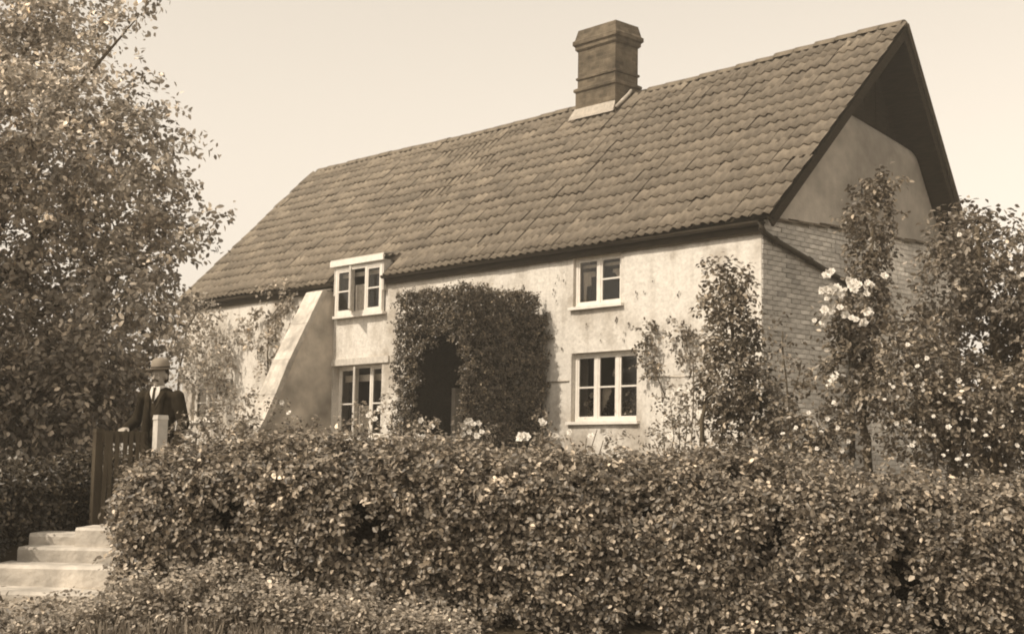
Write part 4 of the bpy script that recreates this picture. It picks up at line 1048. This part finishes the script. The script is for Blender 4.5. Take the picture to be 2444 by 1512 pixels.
def person():
    hp = at(386, 850, 12.75); g0 = float(gz(hp[0], hp[1]) + .0); H = hp[2] - g0
    root = empty('person', (hp[0], hp[1], g0), math.radians(-18)); tag(root, 'person in dark suit and bowler hat standing behind the picket gate', 'person')
    k = H / 1.80; root.scale = (k, k, k)
    v = np.array
    # joints (faces -y)
    hipL, hipR = v((.09, 0, .90)), v((-.09, 0, .90)); kneeL, kneeR = v((.10, -.03, .49)), v((-.11, -.04, .49)); ankL, ankR = v((.10, .02, .08)), v((-.13, .01, .08))
    shL, shR = v((.205, .015, 1.37)), v((-.205, .015, 1.37)); elL, elR = v((.275, .04, 1.09)), v((-.295, .02, 1.11)); wrL, wrR = v((.265, -.06, .85)), v((-.25, -.22, 1.03))
    head = v((0, -.02, 1.585))
    def limb(mb, pts, rad): 
        mb.tube(pts, rad, 12)
        for p, r in zip(pts, rad): mb.ellipsoid(p, (r, r, r), 12, 8)
    b = MB()
    b.ellipsoid(v((0, 0, 1.20)), (.155, .105, .25)); b.ellipsoid(v((0, 0, .97)), (.15, .105, .15)); b.ellipsoid(v((0, .01, 1.37)), (.19, .085, .085))
    limb(b, [v((0, .01, 1.40)), v((0, -.005, 1.50))], [.056, .050])
    for h, kn, an, sx in ((hipL, kneeL, ankL, 1), (hipR, kneeR, ankR, -1)):
        limb(b, [h, kn, an], [.082, .056, .042]); limb(b, [an + (0, .03, -.035), an + (sx * .015, -.15, -.045)], [.04, .034])
    for s, e, w in ((shL, elL, wrL), (shR, elR, wrR)): limb(b, [s, e, w], [.056, .044, .030])
    # head: skull, jaw, nose, brow, ears, lips
    b.ellipsoid(head + (0, .012, .035), (.074, .094, .095), 20, 14); b.ellipsoid(head + (0, -.03, -.05), (.056, .062, .070), 18, 12); b.ellipsoid(head + (0, -.066, -.092), (.027, .022, .020))
    b.ellipsoid(head + (0, -.098, -.012), (.013, .022, .024)); b.ellipsoid(head + (0, -.090, .012), (.010, .014, .030)); b.ellipsoid(head + (0, -.078, .034), (.050, .018, .012))
    b.ellipsoid(head + (0, -.086, -.055), (.024, .010, .007)); b.ellipsoid(head + (0, -.084, -.067), (.021, .010, .007))
    for sx in (1, -1): b.ellipsoid(head + (sx * .077, .012, -.005), (.012, .020, .032)); b.ellipsoid(head + (sx * .034, -.068, -.022), (.022, .018, .016))
    # hands with five fingers
    def hand(w, fwd, side, thumb):
        fwd = unit(v(fwd)); side = unit(v(side)); nrm = np.cross(fwd, side)
        pc = w + fwd * .05
        for t in np.linspace(-1, 1, 5): limb(b, [w + fwd * .005 + side * t * .014, pc + fwd * .04 + side * t * .031], [.017, .0135])
        for i, ln in enumerate((.068, .078, .072, .056)):
            base = pc + fwd * .042 + side * (-.031 + .0207 * i); k1 = base + fwd * ln * .5 - nrm * .008; k2 = base + fwd * ln * .82 - nrm * .032; limb(b, [base, k1, k2], [.0098, .0090, .0078])
        tb = w + fwd * .02 + side * thumb * .026; t1 = tb + fwd * .025 + side * thumb * .026 - nrm * .01; t2 = t1 + fwd * .028 + side * thumb * .006 - nrm * .012; limb(b, [tb, t1, t2], [.0135, .0110, .0090])
    hand(wrL, (0, -.15, -1), (0, -1, .15), 1); hand(wrR, (.1, -.95, -.25), (1, .1, 0), 1)
    remesh(b, 'body', M['skin'], .0075, root, 3)
    # eyes
    for sx in (1, -1): MB().ellipsoid(head + (sx * .030, -.083, .012), (.012, .009, .008), 12, 8).build('eye', M['linen'], root); MB().ellipsoid(head + (sx * .030, -.0905, .012), (.0055, .004, .0055), 10, 6).build('iris', M['hair'], root)
    # moustache and hair
    m = MB(); 
    for sx in (1, -1): m.tube([head + (0, -.100, -.040), head + (sx * .022, -.095, -.046), head + (sx * .042, -.078, -.060)], [.011, .012, .005], 8); m.ellipsoid(head + (sx * .02, -.094, -.045), (.022, .012, .010))
    remesh(m, 'moustache', M['hair'], .004, root, 2)
    h = MB(); h.ellipsoid(head + (0, .030, .045), (.079, .092, .086), 20, 12); h.ellipsoid(head + (0, .065, -.02), (.068, .050, .060)); remesh(h, 'hair', M['hair'], .007, root, 2)
    # clothes
    t = MB(); t.ellipsoid(v((0, 0, .98)), (.162, .118, .12))
    for hh, kn, an in ((hipL, kneeL, ankL), (hipR, kneeR, ankR)): limb(t, [hh, kn, an + (0, .0, .02)], [.098, .075, .066])
    remesh(t, 'trousers', M['cloth2'], .012, root, 3)
    for an, sx in ((ankL, 1), (ankR, -1)):
        s = MB(); limb(s, [an + (0, .035, -.03), an + (sx * .01, -.06, -.035), an + (sx * .015, -.16, -.045)], [.048, .048, .038]); remesh(s, 'boot', M['hair'], .009, root, 2)
    w = MB(); w.ellipsoid(v((0, -.012, 1.20)), (.158, .112, .24)); remesh(w, 'waistcoat', M['cloth2'], .012, root, 2)
    j = MB(); j.ellipsoid(v((0, .02, 1.20)), (.195, .115, .27)); j.ellipsoid(v((0, .02, .96)), (.185, .122, .19)); j.ellipsoid(v((0, .012, 1.375)), (.225, .092, .072)); j.ellipsoid(v((0, .018, 1.43)), (.135, .088, .05))
    for s, e, q in ((shL, elL, wrL), (shR, elR, wrR)): limb(j, [s, e, q + (e - q) * .05], [.074, .066, .052])
    for sx in (1, -1): # fronts and lapels lying over the waistcoat
        j.tube([v((sx * .085, -.055, 1.42)), v((sx * .075, -.102, 1.32)), v((sx * .075, -.118, 1.15)), v((sx * .085, -.112, .92))], [.036, .040, .044, .048], 10)
    remesh(j, 'jacket', M['cloth'], .011, root, 3)
    for sx in (1, -1):
        l = MB(); l.hexa([(sx * .060, -.105, 1.43), (sx * .105, -.095, 1.41), (sx * .105, -.088, 1.41), (sx * .060, -.095, 1.43), (sx * .035, -.150, 1.22), (sx * .095, -.148, 1.33), (sx * .095, -.140, 1.33), (sx * .035, -.142, 1.22)]); l.build('lapel', M['cloth2'], root)
    s = MB(); s.add([(-.050, -.085, 1.475), (.050, -.085, 1.475), (.062, -.105, 1.41), (.0, -.135, 1.295), (-.062, -.105, 1.41), (0, -.118, 1.42)], [(0, 4, 5), (0, 5, 1), (1, 5, 2), (5, 3, 2), (4, 3, 5)]); s.build('shirt_front', M['linen'], root)
    MB().lathe([(.066, 0), (.067, .05), (.062, .05), (.061, 0)], (0, -.006, 1.435), 18).build('collar', M['linen'], root)
    MB().hexa([(-.014, -.142, 1.31), (.014, -.142, 1.31), (.014, -.134, 1.31), (-.014, -.134, 1.31), (-.012, -.112, 1.465), (.012, -.112, 1.465), (.012, -.10, 1.465), (-.012, -.10, 1.465)]).build('necktie', M['cloth2'], root)
    hat = MB().lathe([(.082, .0), (.150, .002), (.160, .016), (.150, .015), (.101, .008), (.102, .03), (.099, .065), (.090, .098), (.066, .120), (.030, .128), (.004, .130)], (0, 0, 0), 28, .92, 1.12)
    ho = hat.build('hat', M['felt'], root); ho.location = head + (0, .010, .072); ho.rotation_euler = (math.radians(5), math.radians(-2), 0)
    band = MB().lathe([(.1035, .010), (.1045, .036), (.1025, .036), (.1015, .010)], (0, 0, 0), 28, .92, 1.12).build('hat_band', M['hair'], ho)
person()

# ---------------------------------------------------------------- grass and weeds on the verge
def grass():
    n = 5200
    X = RNG.uniform(-3.2, -.7, n) - RNG.random(n) ** 2 * .3; Yv = RNG.uniform(8.35, 9.25, n)
    keep = (X > -2.75 - (9.2 - Yv) * .35) ; X = X[keep]; Yv = Yv[keep]; n = len(X)
    P = np.stack([X, Yv, gz(X, Yv) - .01], 1); D = unit(np.stack([RNG.normal(size=n) * .3, RNG.normal(size=n) * .3 - .1, np.ones(n)], 1)); Nn = unit(np.stack([RNG.normal(size=n), -np.ones(n), RNG.normal(size=n) * .2], 1))
    L = RNG.uniform(.06, .24, n) * np.interp(X, [-3.2, -2.4, -1.2, 0], [.6, 1.1, 1.0, .6])
    o = link('grass', leaf_mesh('grass', P, D, Nn, L, .07, tones(n, .6, 1.4, .05), M['grass'], .1)); tag(o, 'tall pale grass on the verge at the foot of the hedge', 'grass', kind='stuff')
    m = 2600; C = np.stack([-3.15 + 2.9 * RNG.random(m) ** 1.25, RNG.uniform(8.5, 9.25, m), np.zeros(m)], 1)
    hmax = np.interp(C[:, 0], [-3.2, -2.75, -2.4, -1.8, -1.0, -.3], [.10, .22, .50, .50, .36, .18]) * (.75 + .25 * Fbm(71, 3, 3)(C))
    C[:, 2] = gz(C[:, 0], C[:, 1]) + hmax * RNG.random(m) ** .7; C[:, 1] += .25 * (C[:, 2] - gz(C[:, 0], C[:, 1])) / .5
    Pq, Dq, Nq, Lq, tq = cluster_leaves(C, np.tile([0, -.7, .7], (m, 1)), 9, .05, (.022, .046), np.zeros(3), bright=.06)
    o = link('weeds', leaf_mesh('weeds', Pq, Dq, Nq, Lq, .6, tq, M['leaf_pale'])); tag(o, 'pale leafy thicket of weeds on the verge against the left foot of the hedge', 'weeds', kind='stuff')
    m = 420; C = np.stack([RNG.uniform(-4.2, -2.85, m), RNG.uniform(8.5, 9.5, m), np.zeros(m)], 1); C[:, 2] = gz(C[:, 0], C[:, 1]) + RNG.uniform(.0, .16, m)
    Pq, Dq, Nq, Lq, tq = cluster_leaves(C, np.tile([0, -.7, .7], (m, 1)), 8, .05, (.025, .055), np.zeros(3), bright=.05)
    o = link('weeds', leaf_mesh('weeds', Pq, Dq, Nq, Lq, .6, tq, M['leaf_hedge'])); tag(o, 'dull weeds at the lower edge of the pale path', 'weeds', kind='stuff')
grass()

# ---------------------------------------------------------------- thin haze box, added as a pale veil
def haze():
    m = bpy.data.materials.new('haze'); m.use_nodes = True; t = m.node_tree; t.nodes.remove(t.nodes['Principled BSDF'])
    v = t.nodes.new('ShaderNodeVolumePrincipled'); v.inputs['Color'].default_value = (.98, .91, .80, 1); v.inputs['Density'].default_value = .0026; v.inputs['Anisotropy'].default_value = .2
    t.links.new(v.outputs[0], t.nodes['Material Output'].inputs['Volume'])
    o = MB().box(-330, 330, -80, 420, -2.6, 11.5).build('haze', m); tag(o, 'thin added haze veil over the garden', kind='stuff'); o['label'] = 'thin pale summer haze over the garden'
haze()
